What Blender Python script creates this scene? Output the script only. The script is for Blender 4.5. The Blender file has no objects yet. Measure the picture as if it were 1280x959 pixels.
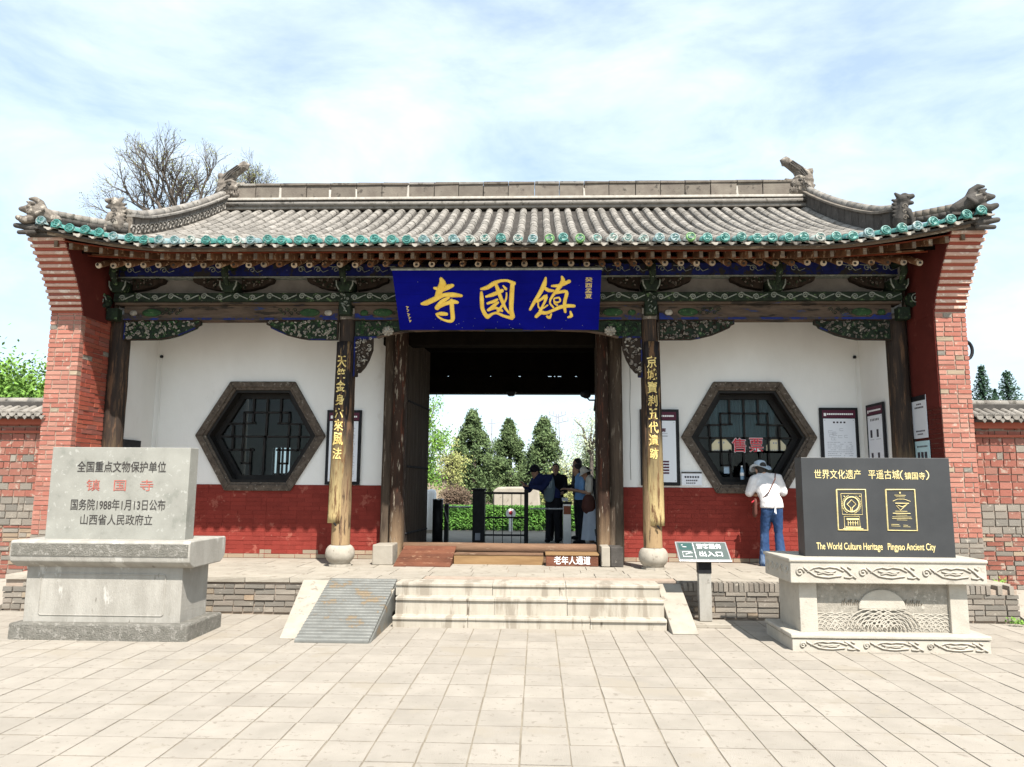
import bpy, bmesh, math, random
from mathutils import Vector, Matrix, Quaternion, Euler, noise
random.seed(7)
SC = bpy.context.scene
COL = SC.collection
R = math.radians

# ---------------------------------------------------------------- camera
H, F, CX, CY = 1.63, 924.0, 640.0, 479.5
YAW, PIT, ROL = R(2.0), R(7.77), R(0.38)
FW = Vector((-math.sin(YAW)*math.cos(PIT), math.cos(YAW)*math.cos(PIT), math.sin(PIT)))
RT0 = Vector((math.cos(YAW), math.sin(YAW), 0)); UP0 = RT0.cross(FW)
RT = RT0*math.cos(ROL) + UP0*math.sin(ROL); UP = -RT0*math.sin(ROL) + UP0*math.cos(ROL)
cd = bpy.data.cameras.new('camera'); cam = bpy.data.objects.new('camera', cd); COL.objects.link(cam)
cd.sensor_width = 36; cd.lens = 36*F/1280; cd.clip_end = 3000
cam.matrix_world = Matrix(((RT.x, UP.x, -FW.x, 0), (RT.y, UP.y, -FW.y, 0), (RT.z, UP.z, -FW.z, H), (0, 0, 0, 1)))
SC.camera = cam
# ---------------------------------------------------------------- light
SUN_EL, SUN_AZ = R(54), R(24)          # azimuth measured from -Y (behind the camera) towards +X
sdir = Vector((math.sin(SUN_AZ)*math.cos(SUN_EL), -math.cos(SUN_AZ)*math.cos(SUN_EL), math.sin(SUN_EL)))
w = bpy.data.worlds.new('World'); SC.world = w; w.use_nodes = True
nt = w.node_tree; nt.nodes.clear()
out = nt.nodes.new('ShaderNodeOutputWorld'); bg = nt.nodes.new('ShaderNodeBackground'); bg.inputs[1].default_value = 0.085
sky = nt.nodes.new('ShaderNodeTexSky'); sky.sky_type = 'NISHITA'; sky.sun_disc = False
sky.sun_elevation = SUN_EL; sky.sun_rotation = math.atan2(sdir.x, sdir.y); sky.dust_density = 1.5
tc = nt.nodes.new('ShaderNodeTexCoord'); mp = nt.nodes.new('ShaderNodeMapping'); mp.inputs['Scale'].default_value = (1.0, 1.3, 2.6)
mp.inputs['Location'].default_value = (3.1, .4, 1.7); mp.inputs['Rotation'].default_value = (0, R(18), R(10))
n1 = nt.nodes.new('ShaderNodeTexNoise'); n1.inputs['Scale'].default_value = 3.6; n1.inputs['Detail'].default_value = 9; n1.inputs['Roughness'].default_value = .60
n1.inputs['Distortion'].default_value = .35
cr = nt.nodes.new('ShaderNodeValToRGB'); cr.color_ramp.elements[0].position = .33; cr.color_ramp.elements[1].position = .70
cr.color_ramp.elements[0].color = (.38, .38, .38, 1); cr.color_ramp.elements[1].color = (.92, .92, .92, 1)
mx = nt.nodes.new('ShaderNodeMix'); mx.data_type = 'RGBA'; mx.inputs[7].default_value = (6.9, 7.9, 8.8, 1)
L = nt.links.new
tint = nt.nodes.new('ShaderNodeVectorMath'); tint.operation = 'MULTIPLY'; tint.inputs[1].default_value = (1.30, 1.52, 1.50)
L(tc.outputs['Generated'], mp.inputs[0]); L(mp.outputs[0], n1.inputs['Vector']); L(n1.outputs[0], cr.inputs[0])
L(cr.outputs[0], mx.inputs[0]); L(sky.outputs[0], tint.inputs[0]); L(tint.outputs[0], mx.inputs[6]); L(mx.outputs[2], bg.inputs[0]); L(bg.outputs[0], out.inputs[0])
sl = bpy.data.lights.new('sun', 'SUN'); sl.energy = 5.0; sl.angle = R(.5); sl.color = (1, .95, .87)
so = bpy.data.objects.new('sun', sl); COL.objects.link(so); so.rotation_euler = (-sdir).to_track_quat('-Z', 'Y').to_euler(); so.location = (5, -5, 20)
SC.view_settings.view_transform = 'Standard'; SC.view_settings.look = 'None'; SC.view_settings.gamma = 1
SC.view_settings.exposure = .95
SC.cycles.max_bounces = 6; SC.cycles.use_adaptive_sampling = True

# ---------------------------------------------------------------- helpers
def ray(px, py): return FW + RT*((px-CX)/F) - UP*((py-CY)/F)
def atp(px, py, Y):                     # point of the plane y = Y seen at that pixel of the photograph
    d = ray(px, py); t = Y/d.y; return Vector((d.x*t, Y, H+d.z*t))
def at_plane(px, py, O, N):
    d = ray(px, py); c = Vector((0, 0, H)); t = (O-c).dot(N)/d.dot(N); return c+d*t
RM = random.Random(3)
MATS = {}
def M(name, c, c2=None, ns=4, rough=.85, bump=.15, bs=40, spots=None, var=0, pal=None, metal=0, spec=.14, st=(1, 1, 1), zm=None, spots2=None, dist=.02):
    """procedural material: c mixed with c2 by noise; spots=(colour, scale, threshold); var = lightness change from piece to piece;
    pal = colours picked per piece; zm=(z0, z1, colour, raggedness) wear that belongs to a height on the thing"""
    m = bpy.data.materials.new(name); m.use_nodes = True; t = m.node_tree; N = t.nodes; K = t.links.new
    b = N['Principled BSDF']; b.inputs['Roughness'].default_value = rough; b.inputs['Metallic'].default_value = metal
    b.inputs['Specular IOR Level'].default_value = spec
    g = N.new('ShaderNodeNewGeometry'); mp = N.new('ShaderNodeMapping'); mp.inputs['Scale'].default_value = st; K(g.outputs['Position'], mp.inputs[0])
    def noi(scale, det=6, rg=.6):
        n = N.new('ShaderNodeTexNoise'); n.inputs['Scale'].default_value = scale; n.inputs['Detail'].default_value = det; n.inputs['Roughness'].default_value = rg
        K(mp.outputs[0], n.inputs['Vector']); return n.outputs[0]
    def ramp(v, a, z):
        r = N.new('ShaderNodeMapRange'); r.inputs[1].default_value = a; r.inputs[2].default_value = z; r.clamp = True; K(v, r.inputs[0]); return r.outputs[0]
    def mix(f, a, c_):
        x = N.new('ShaderNodeMix'); x.data_type = 'RGBA'
        if isinstance(f, float): x.inputs[0].default_value = f
        else: K(f, x.inputs[0])
        for i, q in ((6, a), (7, c_)):
            if isinstance(q, tuple): x.inputs[i].default_value = q+(1,)
            else: K(q, x.inputs[i])
        return x.outputs[2]
    col = mix(ramp(noi(ns), .35, .65), c, c2 if c2 else tuple(v*.8 for v in c))
    if var or pal:
        oi = N.new('ShaderNodeObjectInfo'); a = N.new('ShaderNodeMath'); a.operation = 'ADD'; K(oi.outputs['Random'], a.inputs[0]); K(g.outputs['Random Per Island'], a.inputs[1])
        fr = N.new('ShaderNodeMath'); fr.operation = 'FRACT'; K(a.outputs[0], fr.inputs[0])
        if pal:
            r = N.new('ShaderNodeValToRGB'); r.color_ramp.interpolation = 'CONSTANT'; e = r.color_ramp.elements
            while len(e) > 1: e.remove(e[0])
            e[0].position = 0; e[0].color = pal[0]+(1,)
            for i, pc in enumerate(pal[1:]): q = e.new((i+1)/len(pal)); q.color = pc+(1,)
            K(fr.outputs[0], r.inputs[0]); col = mix(.8, col, r.outputs[0])
        if var:
            s = N.new('ShaderNodeMapRange'); s.inputs[3].default_value = 1-var; s.inputs[4].default_value = 1+var
            w2 = N.new('ShaderNodeTexWhiteNoise'); w2.noise_dimensions = '1D'; K(fr.outputs[0], w2.inputs['W']); K(w2.outputs[0], s.inputs[0])
            hv = N.new('ShaderNodeVectorMath'); hv.operation = 'SCALE'; K(col, hv.inputs[0]); K(s.outputs[0], hv.inputs['Scale']); col = hv.outputs[0]
    if zm:
        sx = N.new('ShaderNodeSeparateXYZ'); K(g.outputs['Position'], sx.inputs[0])
        a = N.new('ShaderNodeMath'); a.operation = 'MULTIPLY_ADD'; K(noi(6, 8, .7), a.inputs[0]); a.inputs[1].default_value = zm[3]; K(sx.outputs[2], a.inputs[2])
        col = mix(ramp(a.outputs[0], zm[1]+zm[3]*.5, zm[0]+zm[3]*.5), col, zm[2])
    for sp in (spots, spots2):
        if sp: col = mix(ramp(noi(sp[1], 8, .65), sp[2], sp[2]+.05), col, sp[0])
    K(col, b.inputs['Base Color'])
    if bump:
        bn = N.new('ShaderNodeBump'); bn.inputs['Strength'].default_value = bump; bn.inputs['Distance'].default_value = dist; K(noi(bs, 8, .7), bn.inputs['Height']); K(bn.outputs[0], b.inputs['Normal'])
    MATS[name] = m; return m

class MB:
    def __init__(s): s.v = []; s.f = []
    def quad(s, pts): n = len(s.v); s.v += [tuple(p) for p in pts]; s.f.append(tuple(range(n, n+len(pts))))
    def box(s, x0, x1, y0, y1, z0, z1, j=0):
        n = len(s.v)
        for z in (z0, z1):
            for x, y in ((x0, y0), (x1, y0), (x1, y1), (x0, y1)):
                s.v.append((x+RM.uniform(-j, j), y+RM.uniform(-j, j), z+RM.uniform(-j, j)))
        s.f += [(n, n+3, n+2, n+1), (n+4, n+5, n+6, n+7), (n, n+1, n+5, n+4), (n+1, n+2, n+6, n+5), (n+2, n+3, n+7, n+6), (n+3, n, n+4, n+7)]
        return s
    def hexa(s, p):                       # eight points: bottom ring then top ring
        n = len(s.v); s.v += [tuple(q) for q in p]
        s.f += [(n, n+3, n+2, n+1), (n+4, n+5, n+6, n+7), (n, n+1, n+5, n+4), (n+1, n+2, n+6, n+5), (n+2, n+3, n+7, n+6), (n+3, n, n+4, n+7)]; return s
    def prism(s, poly, a, b, ax='y'):
        n = len(s.v); k = len(poly)
        for t in (a, b):
            for p, q in poly: s.v.append({'y': (p, t, q), 'x': (t, p, q), 'z': (p, q, t)}[ax])
        s.f.append(tuple(range(n, n+k))); s.f.append(tuple(range(n+2*k-1, n+k-1, -1)))
        for i in range(k): j = (i+1) % k; s.f.append((n+j, n+i, n+k+i, n+k+j))
        return s
    def tube(s, pts, r, n=8, flat=1.0, fn=None, cap=True):
        pts = [Vector(p) for p in pts]; rr = r if isinstance(r, (list, tuple)) else [r]*len(pts)
        if cap:                           # rounded ends
            d0 = (pts[0]-pts[1]).normalized(); d1 = (pts[-1]-pts[-2]).normalized()
            pts = [pts[0]+d0*rr[0]*.9, pts[0]+d0*rr[0]*.6]+pts+[pts[-1]+d1*rr[-1]*.6, pts[-1]+d1*rr[-1]*.9]
            rr = [rr[0]*.3, rr[0]*.75]+list(rr)+[rr[-1]*.75, rr[-1]*.3]
        base = len(s.v); up = Vector(fn) if fn else None; prev = None
        for i, p in enumerate(pts):
            d = (pts[min(i+1, len(pts)-1)]-pts[max(i-1, 0)]).normalized()
            if up is not None: a = up - d*up.dot(d)
            else: a = (prev - d*prev.dot(d)) if prev is not None else d.orthogonal()
            if a.length < 1e-5: a = d.orthogonal()
            a.normalize(); prev = a; b = d.cross(a)
            for k in range(n):
                t = 2*math.pi*k/n; s.v.append(tuple(p + a*(math.cos(t)*rr[i]*flat) + b*(math.sin(t)*rr[i])))
        m = len(pts)
        for i in range(m-1):
            for k in range(n):
                k2 = (k+1) % n; s.f.append((base+i*n+k, base+i*n+k2, base+(i+1)*n+k2, base+(i+1)*n+k))
        s.f.append(tuple(base+k for k in range(n-1, -1, -1))); s.f.append(tuple(base+(m-1)*n+k for k in range(n)))
        return s
    def lathe(s, prof, c, n=20):
        base = len(s.v)
        for r, z in prof:
            for k in range(n): t = 2*math.pi*k/n; s.v.append((c[0]+r*math.cos(t), c[1]+r*math.sin(t), c[2]+z))
        for i in range(len(prof)-1):
            for k in range(n): k2 = (k+1) % n; s.f.append((base+i*n+k, base+i*n+k2, base+(i+1)*n+k2, base+(i+1)*n+k))
        s.f.append(tuple(base+k for k in range(n-1, -1, -1))); m = len(prof)-1; s.f.append(tuple(base+m*n+k for k in range(n)))
        return s
    def ell(s, c, r, n=10, rot=None):
        base = len(s.v); m = max(4, n//2+1); q = rot or Matrix.Identity(3)
        for i in range(1, m):
            ph = math.pi*i/m
            for k in range(n):
                t = 2*math.pi*k/n; s.v.append(tuple(Vector(c)+q @ Vector((r[0]*math.sin(ph)*math.cos(t), r[1]*math.sin(ph)*math.sin(t), r[2]*math.cos(ph)))))
        for i in range(m-2):
            for k in range(n): k2 = (k+1) % n; s.f.append((base+i*n+k, base+(i+1)*n+k, base+(i+1)*n+k2, base+i*n+k2))
        s.f.append(tuple(base+k for k in range(n))); s.f.append(tuple(base+(m-2)*n+k for k in range(n-1, -1, -1)))
        return s
    def spiral(s, c, U, V, r, turns=1.4, th=.008, n=4, flip=1, steps=14):
        c = Vector(c); U = Vector(U); V = Vector(V); p = []
        for i in range(steps+1):
            t = i/steps; a = t*turns*2*math.pi; q = r*(1-.85*t); p.append(c+U*(q*math.cos(a)*flip)+V*(q*math.sin(a)))
        s.tube(p, th, n, cap=False); return s
    def mesh(s, name, m, smooth=False):
        me = bpy.data.meshes.new(name); me.from_pydata(s.v, [], s.f)
        if m: me.materials.append(m)
        bm = bmesh.new(); bm.from_mesh(me); bmesh.ops.recalc_face_normals(bm, faces=bm.faces); bm.to_mesh(me); bm.free()
        if smooth: me.polygons.foreach_set('use_smooth', [True]*len(me.polygons))
        return me
    def build(s, name, m, parent=None, smooth=False, bevel=0, kind=None, remesh=0, sm=0, label=None):
        o = bpy.data.objects.new(name, s.mesh(name, m, smooth)); COL.objects.link(o); attach(o, parent)
        if remesh:
            q = o.modifiers.new('remesh', 'REMESH'); q.mode = 'VOXEL'; q.voxel_size = remesh; q.use_smooth_shade = True
            if sm: q = o.modifiers.new('smooth', 'SMOOTH'); q.iterations = sm; q.factor = .5
        if bevel: q = o.modifiers.new('bevel', 'BEVEL'); q.width = bevel; q.segments = 2; q.limit_method = 'ANGLE'
        if kind: o['kind'] = kind
        if label: o['label'] = label
        return o
MW = {}
TX = {}
def folds(o, size, st_):
    if size not in TX: TX[size] = bpy.data.textures.new('cloth_folds', 'CLOUDS'); TX[size].noise_scale = size; TX[size].noise_depth = 2
    q = o.modifiers.new('folds', 'DISPLACE'); q.texture = TX[size]; q.strength = st_; q.mid_level = .5; q.texture_coords = 'GLOBAL'
def attach(o, parent):
    if parent is not None:
        o.parent = parent; o.matrix_parent_inverse = MW.get(parent.name, Matrix.Identity(4)).inverted()
def tag(o, label=None, cat=None, group=None, kind=None):
    if label: o['label'] = label
    if cat: o['category'] = cat
    if group: o['group'] = group
    if kind: o['kind'] = kind
    return o
def thing(name, loc, label, cat, group=None):
    o = bpy.data.objects.new(name, None); COL.objects.link(o); o.location = loc; o.empty_display_size = .2
    MW[o.name] = Matrix.Translation(loc); return tag(o, label, cat, group)
def inst(name, me, parent, loc, scale=(1, 1, 1), rot=None):
    o = bpy.data.objects.new(name, me); COL.objects.link(o); o.location = loc; o.scale = scale
    if rot is not None: o.rotation_euler = rot
    MW[o.name] = Matrix.LocRotScale(Vector(loc), Euler(rot) if rot is not None else None, Vector(scale)); attach(o, parent); return o
UNIT = {}
def unit_brick(mat):
    if mat.name not in UNIT:
        l = []
        for i in range(5):
            b = MB(); b.box(-.5, .5, -.5, .5, -.5, .5)
            b.v = [(x*(1+RM.uniform(-.03, .01)), y+RM.uniform(-.03, .03), z*(1+RM.uniform(-.10, .04))) for x, y, z in b.v]; l.append(b.mesh('brick', mat))
        UNIT[mat.name] = l
    return UNIT[mat.name]
def bricks(parent, name, O, U, wid, z0, z1, bl, bh, pick, joint=.012, depth=.1, proud=.0, stuff=False, head=.35, skip=None, seed=1, jit=.006):
    """courses of single bricks; O = front face origin, U = direction along the face; pick(u, z) gives the material"""
    rr = random.Random(seed); U = Vector(U); O = Vector(O); Nn = Vector((U.y, -U.x, 0)); ang = math.atan2(U.y, U.x); acc = {}; z = z0; c = 0
    while z < z1-.02:
        hh = min(bh, z1-z); u = -bl*(.5 if c % 2 else 0)+rr.uniform(-.06, .0)*bl
        while u < wid-.015:
            L_ = bl*.5 if rr.random() < head else bl
            a, e = max(u, 0), min(u+L_, wid)
            if wid-e < .05: e = wid
            u = e if e == wid else u+L_
            if e-a < .03: continue
            if skip and skip((a+e)/2, z+hh/2): continue
            m = pick((a+e)/2, z+hh/2); off = rr.uniform(-jit, jit)
            c3 = O+U*((a+e)/2)-Nn*(depth/2-proud-off); c3.z = z+hh/2
            if stuff:
                b = acc.setdefault(m.name, (m, MB()))[1]
                dx, dz = (e-a-joint)/2, (hh-joint)/2; p = []
                for zz in (-dz, dz):
                    for s1, s2 in ((-1, 1), (1, 1), (1, -1), (-1, -1)):
                        p.append(c3+U*(s1*dx)+Nn*(s2*depth/2)+Vector((0, 0, zz))+Vector((rr.uniform(-.002, .002),)*3))
                b.hexa(p)
            else:
                inst(name, rr.choice(unit_brick(m)), parent, c3, (e-a-joint, depth, hh-joint), (0, 0, ang+rr.uniform(-.006, .006)))
        z += hh; c += 1
    for m, b in acc.values(): b.build(name, m, parent, kind='stuff')

GC = {}
def glyphs(body, off=0.0, ls=1.0, sx=1.0):
    k = (body, off, ls, sx)
    if k not in GC:
        c = bpy.data.curves.new('t', 'FONT'); c.body = body; c.extrude = .5; c.offset = off; c.space_line = ls; c.space_character = sx; c.resolution_u = 3; c.align_x = 'CENTER'
        o = bpy.data.objects.new('t', c); COL.objects.link(o); bpy.context.view_layer.update()
        me = o.to_mesh(); v = [tuple(q.co) for q in me.vertices]; f = [tuple(q.vertices) for q in me.polygons]; o.to_mesh_clear()
        bpy.data.objects.remove(o); bpy.data.curves.remove(c)
        xs = [q[0] for q in v]; ys = [q[1] for q in v]; x0, x1, y0, y1 = min(xs), max(xs), min(ys), max(ys)
        GC[k] = ([((q[0]-x0)/(x1-x0), (q[1]-y0)/(y1-y0), q[2]) for q in v], f)
    return GC[k]
def text(name, body, P0, P1, P3, mat, parent, depth=.006, off=0.0, ls=1.0, sx=1.0, fn=None, rough=0):
    """P0 lower left, P1 lower right, P3 upper left corner of the lettering"""
    v, f = glyphs(body, off, ls, sx); P0, P1, P3 = Vector(P0), Vector(P1), Vector(P3); A, B = P1-P0, P3-P0; Nn = A.cross(B).normalized()
    b = MB(); b.v = []
    for x, y, z in v:
        p = P0+A*x+B*y+Nn*(z*depth)
        if rough: p += Nn.cross(B.normalized())*noise.noise(p*45)*rough + B.normalized()*noise.noise(p*45+Vector((9, 3, 1)))*rough
        if fn: p = fn(p)
        b.v.append(tuple(p))
    b.f = f; return b.build(name, mat, parent)
def textz(name, body, x0, x1, z0, z1, Y, mat, parent, **k): return text(name, body, (x0, Y, z0), (x1, Y, z0), (x0, Y, z1), mat, parent, **k)
def leaves(b, p, s, n=1, spread=0, flat=0):
    for _ in range(n):
        q = Vector(p)+Vector((RM.gauss(0, spread), RM.gauss(0, spread), RM.gauss(0, spread)))
        a = Vector((RM.uniform(-1, 1), RM.uniform(-1, 1), RM.uniform(-1, 1))).normalized(); c = a.orthogonal().normalized()*s*RM.uniform(.3, .6); a = a*s*RM.uniform(.6, 1.2)
        b.quad([q-a, q-c, q+a, q+c])

# ---------------------------------------------------------------- materials
m_pave = M('paving_stone', (.325, .290, .246), (.28, .25, .211), 3, .9, .45, 80, var=.06, spots=((.235, .203, .168), 14, .59), spots2=((.29, .255, .208), .9, .56))
m_joint = M('paving_joint', (.185, .157, .12), (.26, .225, .175), 4, .95, .4, 50, spots=((.11, .105, .06), 1.4, .66))
m_earth = M('bare_ground', (.30, .265, .22), (.25, .22, .18), .8, .95, .3, 14)
m_cstone = M('pale_cut_stone', (.345, .31, .26), (.29, .26, .215), 5, .85, .25, 50, var=.06, spots=((.21, .18, .145), 7, .60))
m_step = M('step_stone', (.41, .37, .31), (.345, .31, .255), 5, .85, .35, 45, var=.05, spots=((.13, .105, .08), 3, .625), spots2=((.27, .235, .19), 1.4, .55), st=(3.0, 1, .4))
m_brick = M('red_brick', (.34, .155, .12), (.28, .115, .088), 9, .9, .4, 70, pal=[(.34, .135, .10), (.36, .165, .125), (.31, .115, .085), (.33, .15, .115), (.32, .125, .095), (.37, .19, .145)], var=.09, spots=((.43, .31, .25), 14, .60), spots2=((.22, .10, .08), 3, .64))
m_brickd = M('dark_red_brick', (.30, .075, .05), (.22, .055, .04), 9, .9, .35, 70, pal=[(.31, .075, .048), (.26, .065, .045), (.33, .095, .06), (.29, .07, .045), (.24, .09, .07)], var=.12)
m_brickg = M('grey_brick', (.22, .195, .165), (.165, .148, .125), 9, .9, .4, 70, pal=[(.22, .19, .16), (.185, .165, .14), (.245, .215, .18), (.17, .155, .135)], var=.12, spots=((.32, .285, .24), 12, .62))
m_brickt = M('tan_brick', (.31, .235, .17), (.25, .19, .135), 9, .9, .35, 70, pal=[(.32, .25, .18), (.28, .21, .15), (.27, .225, .17)], var=.1)
m_corb = M('lime_washed_brick_edge', (.52, .36, .29), (.42, .25, .19), 9, .9, .3, 60, spots=((.60, .50, .42), 9, .54))
m_mort = M('lime_mortar', (.36, .29, .235), (.30, .235, .185), 12, .95, .3, 60)
m_redpaint = M('red_painted_brick', (.225, .036, .027), (.185, .029, .022), 3, .8, .35, 60, var=.09, spots=((.29, .085, .062), 5, .585), spots2=((.36, .22, .17), 12, .685))
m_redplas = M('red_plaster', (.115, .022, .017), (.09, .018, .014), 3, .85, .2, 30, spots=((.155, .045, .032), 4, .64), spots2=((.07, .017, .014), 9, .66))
m_white = M('white_plaster', (.79, .78, .755), (.72, .705, .675), 1.1, .9, .25, 10, spots=((.67, .65, .615), 1.5, .63), spots2=((.42, .39, .35), 30, .755), st=(1, 1, .6))
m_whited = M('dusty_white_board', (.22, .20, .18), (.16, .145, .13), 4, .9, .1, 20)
m_wood = M('dark_weathered_wood', (.022, .015, .011), (.042, .030, .022), 5, .8, .5, 18, st=(3, 3, .25), spots=((.09, .07, .052), 6, .66))
m_post = M('peeling_door_post', (.045, .024, .016), (.025, .015, .011), 5, .75, .6, 16, st=(3, 3, .4), spots=((.085, .030, .018), 4, .58), spots2=((.29, .245, .19), 9, .585), zm=(.55, 1.3, (.26, .18, .11), .8))
m_post2 = M('bare_grey_post', (.085, .062, .045), (.045, .033, .025), 5, .8, .6, 16, st=(3, 3, .3), spots=((.19, .155, .12), 8, .58), zm=(.5, 1.0, (.25, .19, .13), .8))
m_colm = M('worn_black_column', (.024, .019, .017), (.055, .038, .028), 5, .7, .6, 16, st=(3, 3, .3), spots=((.13, .075, .045), 5, .56), zm=(.9, 2.3, (.32, .22, .12), 1.3), spots2=((.07, .045, .03), 7, .565))
m_coupl = M('worn_lacquer_board', (.012, .011, .013), (.032, .024, .021), 6, .6, .6, 20, st=(3, 3, .35), spots=((.13, .07, .035), 5, .55), zm=(1.1, 2.5, (.46, .35, .17), 1.4), spots2=((.20, .125, .06), 8, .565))
m_gilt = M('worn_gilding', (.92, .66, .12), (.78, .50, .07), 8, .45, .2, 60, spec=.3)
m_giltp = M('pale_gilding', (.80, .64, .26), (.62, .45, .15), 8, .5, .2, 60)
m_plinth = M('column_plinth_stone', (.38, .345, .29), (.30, .27, .225), 9, .85, .3, 60, spots=((.22, .19, .155), 12, .62))
m_tile = M('grey_roof_tile', (.255, .235, .21), (.19, .173, .152), 8, .9, .5, 60, var=.22, spots=((.11, .10, .085), 10, .57), spots2=((.35, .325, .29), 14, .64))
m_tiled = M('dark_roof_tile', (.085, .077, .07), (.055, .05, .045), 8, .9, .4, 50, var=.14, spots=((.20, .18, .155), 9, .62))
m_teal = M('teal_glaze', (.030, .155, .13), (.07, .22, .20), 14, .4, .2, 60, spec=.3, var=.2, spots=((.24, .28, .25), 22, .57))
m_teal2 = M('pale_blue_glaze', (.12, .20, .215), (.20, .275, .28), 14, .45, .2, 60, spec=.3, var=.15, spots=((.33, .34, .30), 22, .56))
m_green = M('green_glaze', (.07, .20, .05), (.13, .26, .09), 14, .4, .2, 60, spec=.3)
m_aged = M('worn_grey_glaze', (.27, .30, .28), (.34, .34, .31), 14, .5, .2, 60, spots=((.10, .26, .23), 18, .55), var=.1)
m_ridge = M('ridge_tile_stone', (.125, .105, .088), (.17, .148, .122), 5, .9, .3, 40, spots=((.075, .065, .055), 6, .58), var=.12, spots2=((.24, .21, .18), 11, .66))
m_lime = M('pale_lime_joint', (.46, .43, .38), (.34, .31, .27), 14, .95, .2, 60)
m_carv = M('weathered_carving', (.22, .19, .16), (.095, .082, .07), 12, .9, .6, 70, spots=((.36, .32, .27), 13, .57))
m_rafter = M('brown_rafter_wood', (.17, .085, .042), (.095, .048, .026), 8, .8, .4, 30, var=.35, spots=((.40, .28, .18), 9, .56))
m_redboard = M('red_brown_eave_board', (.19, .036, .014), (.11, .024, .011), 5, .75, .3, 20, st=(.5, 1, 2))
m_eaveb = M('eave_edge_board', (.19, .14, .10), (.10, .074, .055), 5, .85, .5, 24, st=(.6, 1, 3), spots=((.32, .26, .19), 8, .58))
m_rend = M('pale_rafter_end', (.50, .43, .33), (.34, .26, .18), 30, .7, .2, 60, var=.3)
m_blue = M('old_blue_paint', (.012, .02, .13), (.01, .012, .05), 9, .7, .3, 40, spots=((.03, .027, .025), 6, .52), spots2=((.10, .12, .22), 14, .64))
m_bluel = M('blue_line_paint', (.015, .03, .18), (.015, .02, .08), 8, .6, .2, 50, spots=((.05, .04, .035), 4, .50))
m_beam = M('faded_brown_beam', (.115, .082, .06), (.07, .05, .037), 6, .85, .4, 24, st=(.5, 1, 3), spots=((.035, .028, .022), 4, .53), spots2=((.03, .05, .13), 6, .62))
m_dkgreen = M('old_green_paint', (.022, .036, .020), (.012, .016, .013), 12, .7, .3, 50, spots=((.10, .15, .07), 14, .59), spots2=((.20, .19, .14), 20, .64))
m_leafgr = M('faded_leaf_green_paint', (.03, .08, .028), (.02, .04, .02), 12, .7, .3, 50, spots=((.12, .15, .085), 20, .6))
m_pale = M('pale_line_paint', (.30, .32, .28), (.15, .17, .15), 20, .8, .2, 60)
m_petal = M('pale_petal_paint', (.36, .33, .28), (.20, .18, .15), 18, .85, .3, 60, var=.25)
m_plaqb = M('ultramarine_board', (.003, .005, .20), (.002, .003, .14), 2, .7, .15, 30, spots=((.008, .012, .27), 30, .72), st=(.6, 1, 1), spec=.04)
m_black = M('matt_black', (.012, .012, .014), (.02, .02, .022), 8, .5, .1)
m_inner = M('darkened_interior_timber', (.006, .005, .004), (.010, .008, .006), 3, .95, .2, 14, spec=.03)  # darkness of the closed interior put into a near-black base colour
m_doorw = M('grey_plank_door', (.065, .05, .04), (.035, .027, .022), 5, .85, .6, 18, st=(4, 4, .2), spots=((.12, .105, .085), 6, .62), spec=.05)
m_frameW = M('hexagon_frame_wood', (.125, .10, .08), (.07, .055, .044), 7, .85, .7, 26, st=(2, 2, 2), spots=((.26, .23, .195), 11, .60), spots2=((.03, .024, .02), 8, .60))
m_latt = M('black_lattice_paint', (.012, .011, .011), (.02, .018, .016), 8, .5, .15)
m_granite = M('grey_granite', (.285, .28, .25), (.23, .225, .20), 3, .7, .2, 120, spots=((.33, .325, .295), 18, .60), spots2=((.205, .205, .18), 3, .58))
m_granw = M('washed_limestone', (.355, .335, .30), (.275, .258, .228), 4, .8, .4, 60, spots=((.44, .42, .385), 3, .60), spots2=((.16, .145, .125), 5, .645), st=(1.6, 1, .55))
m_rough = M('rough_dressed_stone', (.26, .245, .215), (.19, .18, .155), 14, .9, 1.0, 60, spots=((.34, .32, .285), 20, .56), dist=.04)
m_marb = M('cream_carved_stone', (.44, .405, .345), (.37, .34, .29), 6, .7, .3, 60, spots=((.31, .28, .235), 8, .62))
m_marbp = M('speckled_stone_panel', (.33, .30, .255), (.24, .22, .185), 18, .85, .5, 60, spots=((.42, .385, .33), 22, .58))
m_marbd = M('dark_carving_stone', (.22, .19, .155), (.16, .14, .11), 12, .9, .6, 60)
m_blkgr = M('polished_black_granite', (.030, .031, .033), (.042, .043, .045), 2, .42, .04, 200, spots=((.07, .07, .07), 60, .73), spec=.4)
m_ink = M('black_ink_paint', (.035, .03, .03), (.06, .055, .05), 20, .7, .1)
m_redink = M('faded_red_paint', (.32, .07, .055), (.38, .15, .12), 25, .7, .1)
m_goldp = M('gold_paint', (.78, .66, .34), (.62, .50, .22), 20, .5, .1)
m_metal = M('ribbed_steel', (.20, .20, .185), (.14, .14, .13), 5, .5, .25, 40, metal=.3, spots=((.20, .155, .105), 5, .56))
m_rwood = M('red_brown_plank', (.155, .062, .036), (.095, .038, .024), 5, .7, .5, 30, st=(.5, .5, 3), var=.12, spots=((.25, .145, .09), 12, .60))
m_log = M('worn_threshold_wood', (.20, .12, .075), (.12, .07, .045), 4, .8, .5, 24, st=(.4, 1, 3), spots=((.29, .205, .14), 8, .60))
m_ply = M('tan_wood', (.28, .175, .085), (.21, .125, .06), 5, .75, .2, 30, st=(.4, 1, 3))
m_sw = M('white_print', (.85, .85, .85), (.82, .82, .82), 5, .6, 0)
m_paper = M('poster_paper', (.74, .76, .80), (.70, .72, .77), 2, .35, 0, spec=.4)
m_maroon = M('maroon_header', (.09, .02, .04), (.08, .018, .035), 3, .4, 0)
m_greyprint = M('grey_print', (.30, .31, .35), (.35, .36, .40), 5, .6, 0)
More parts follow.
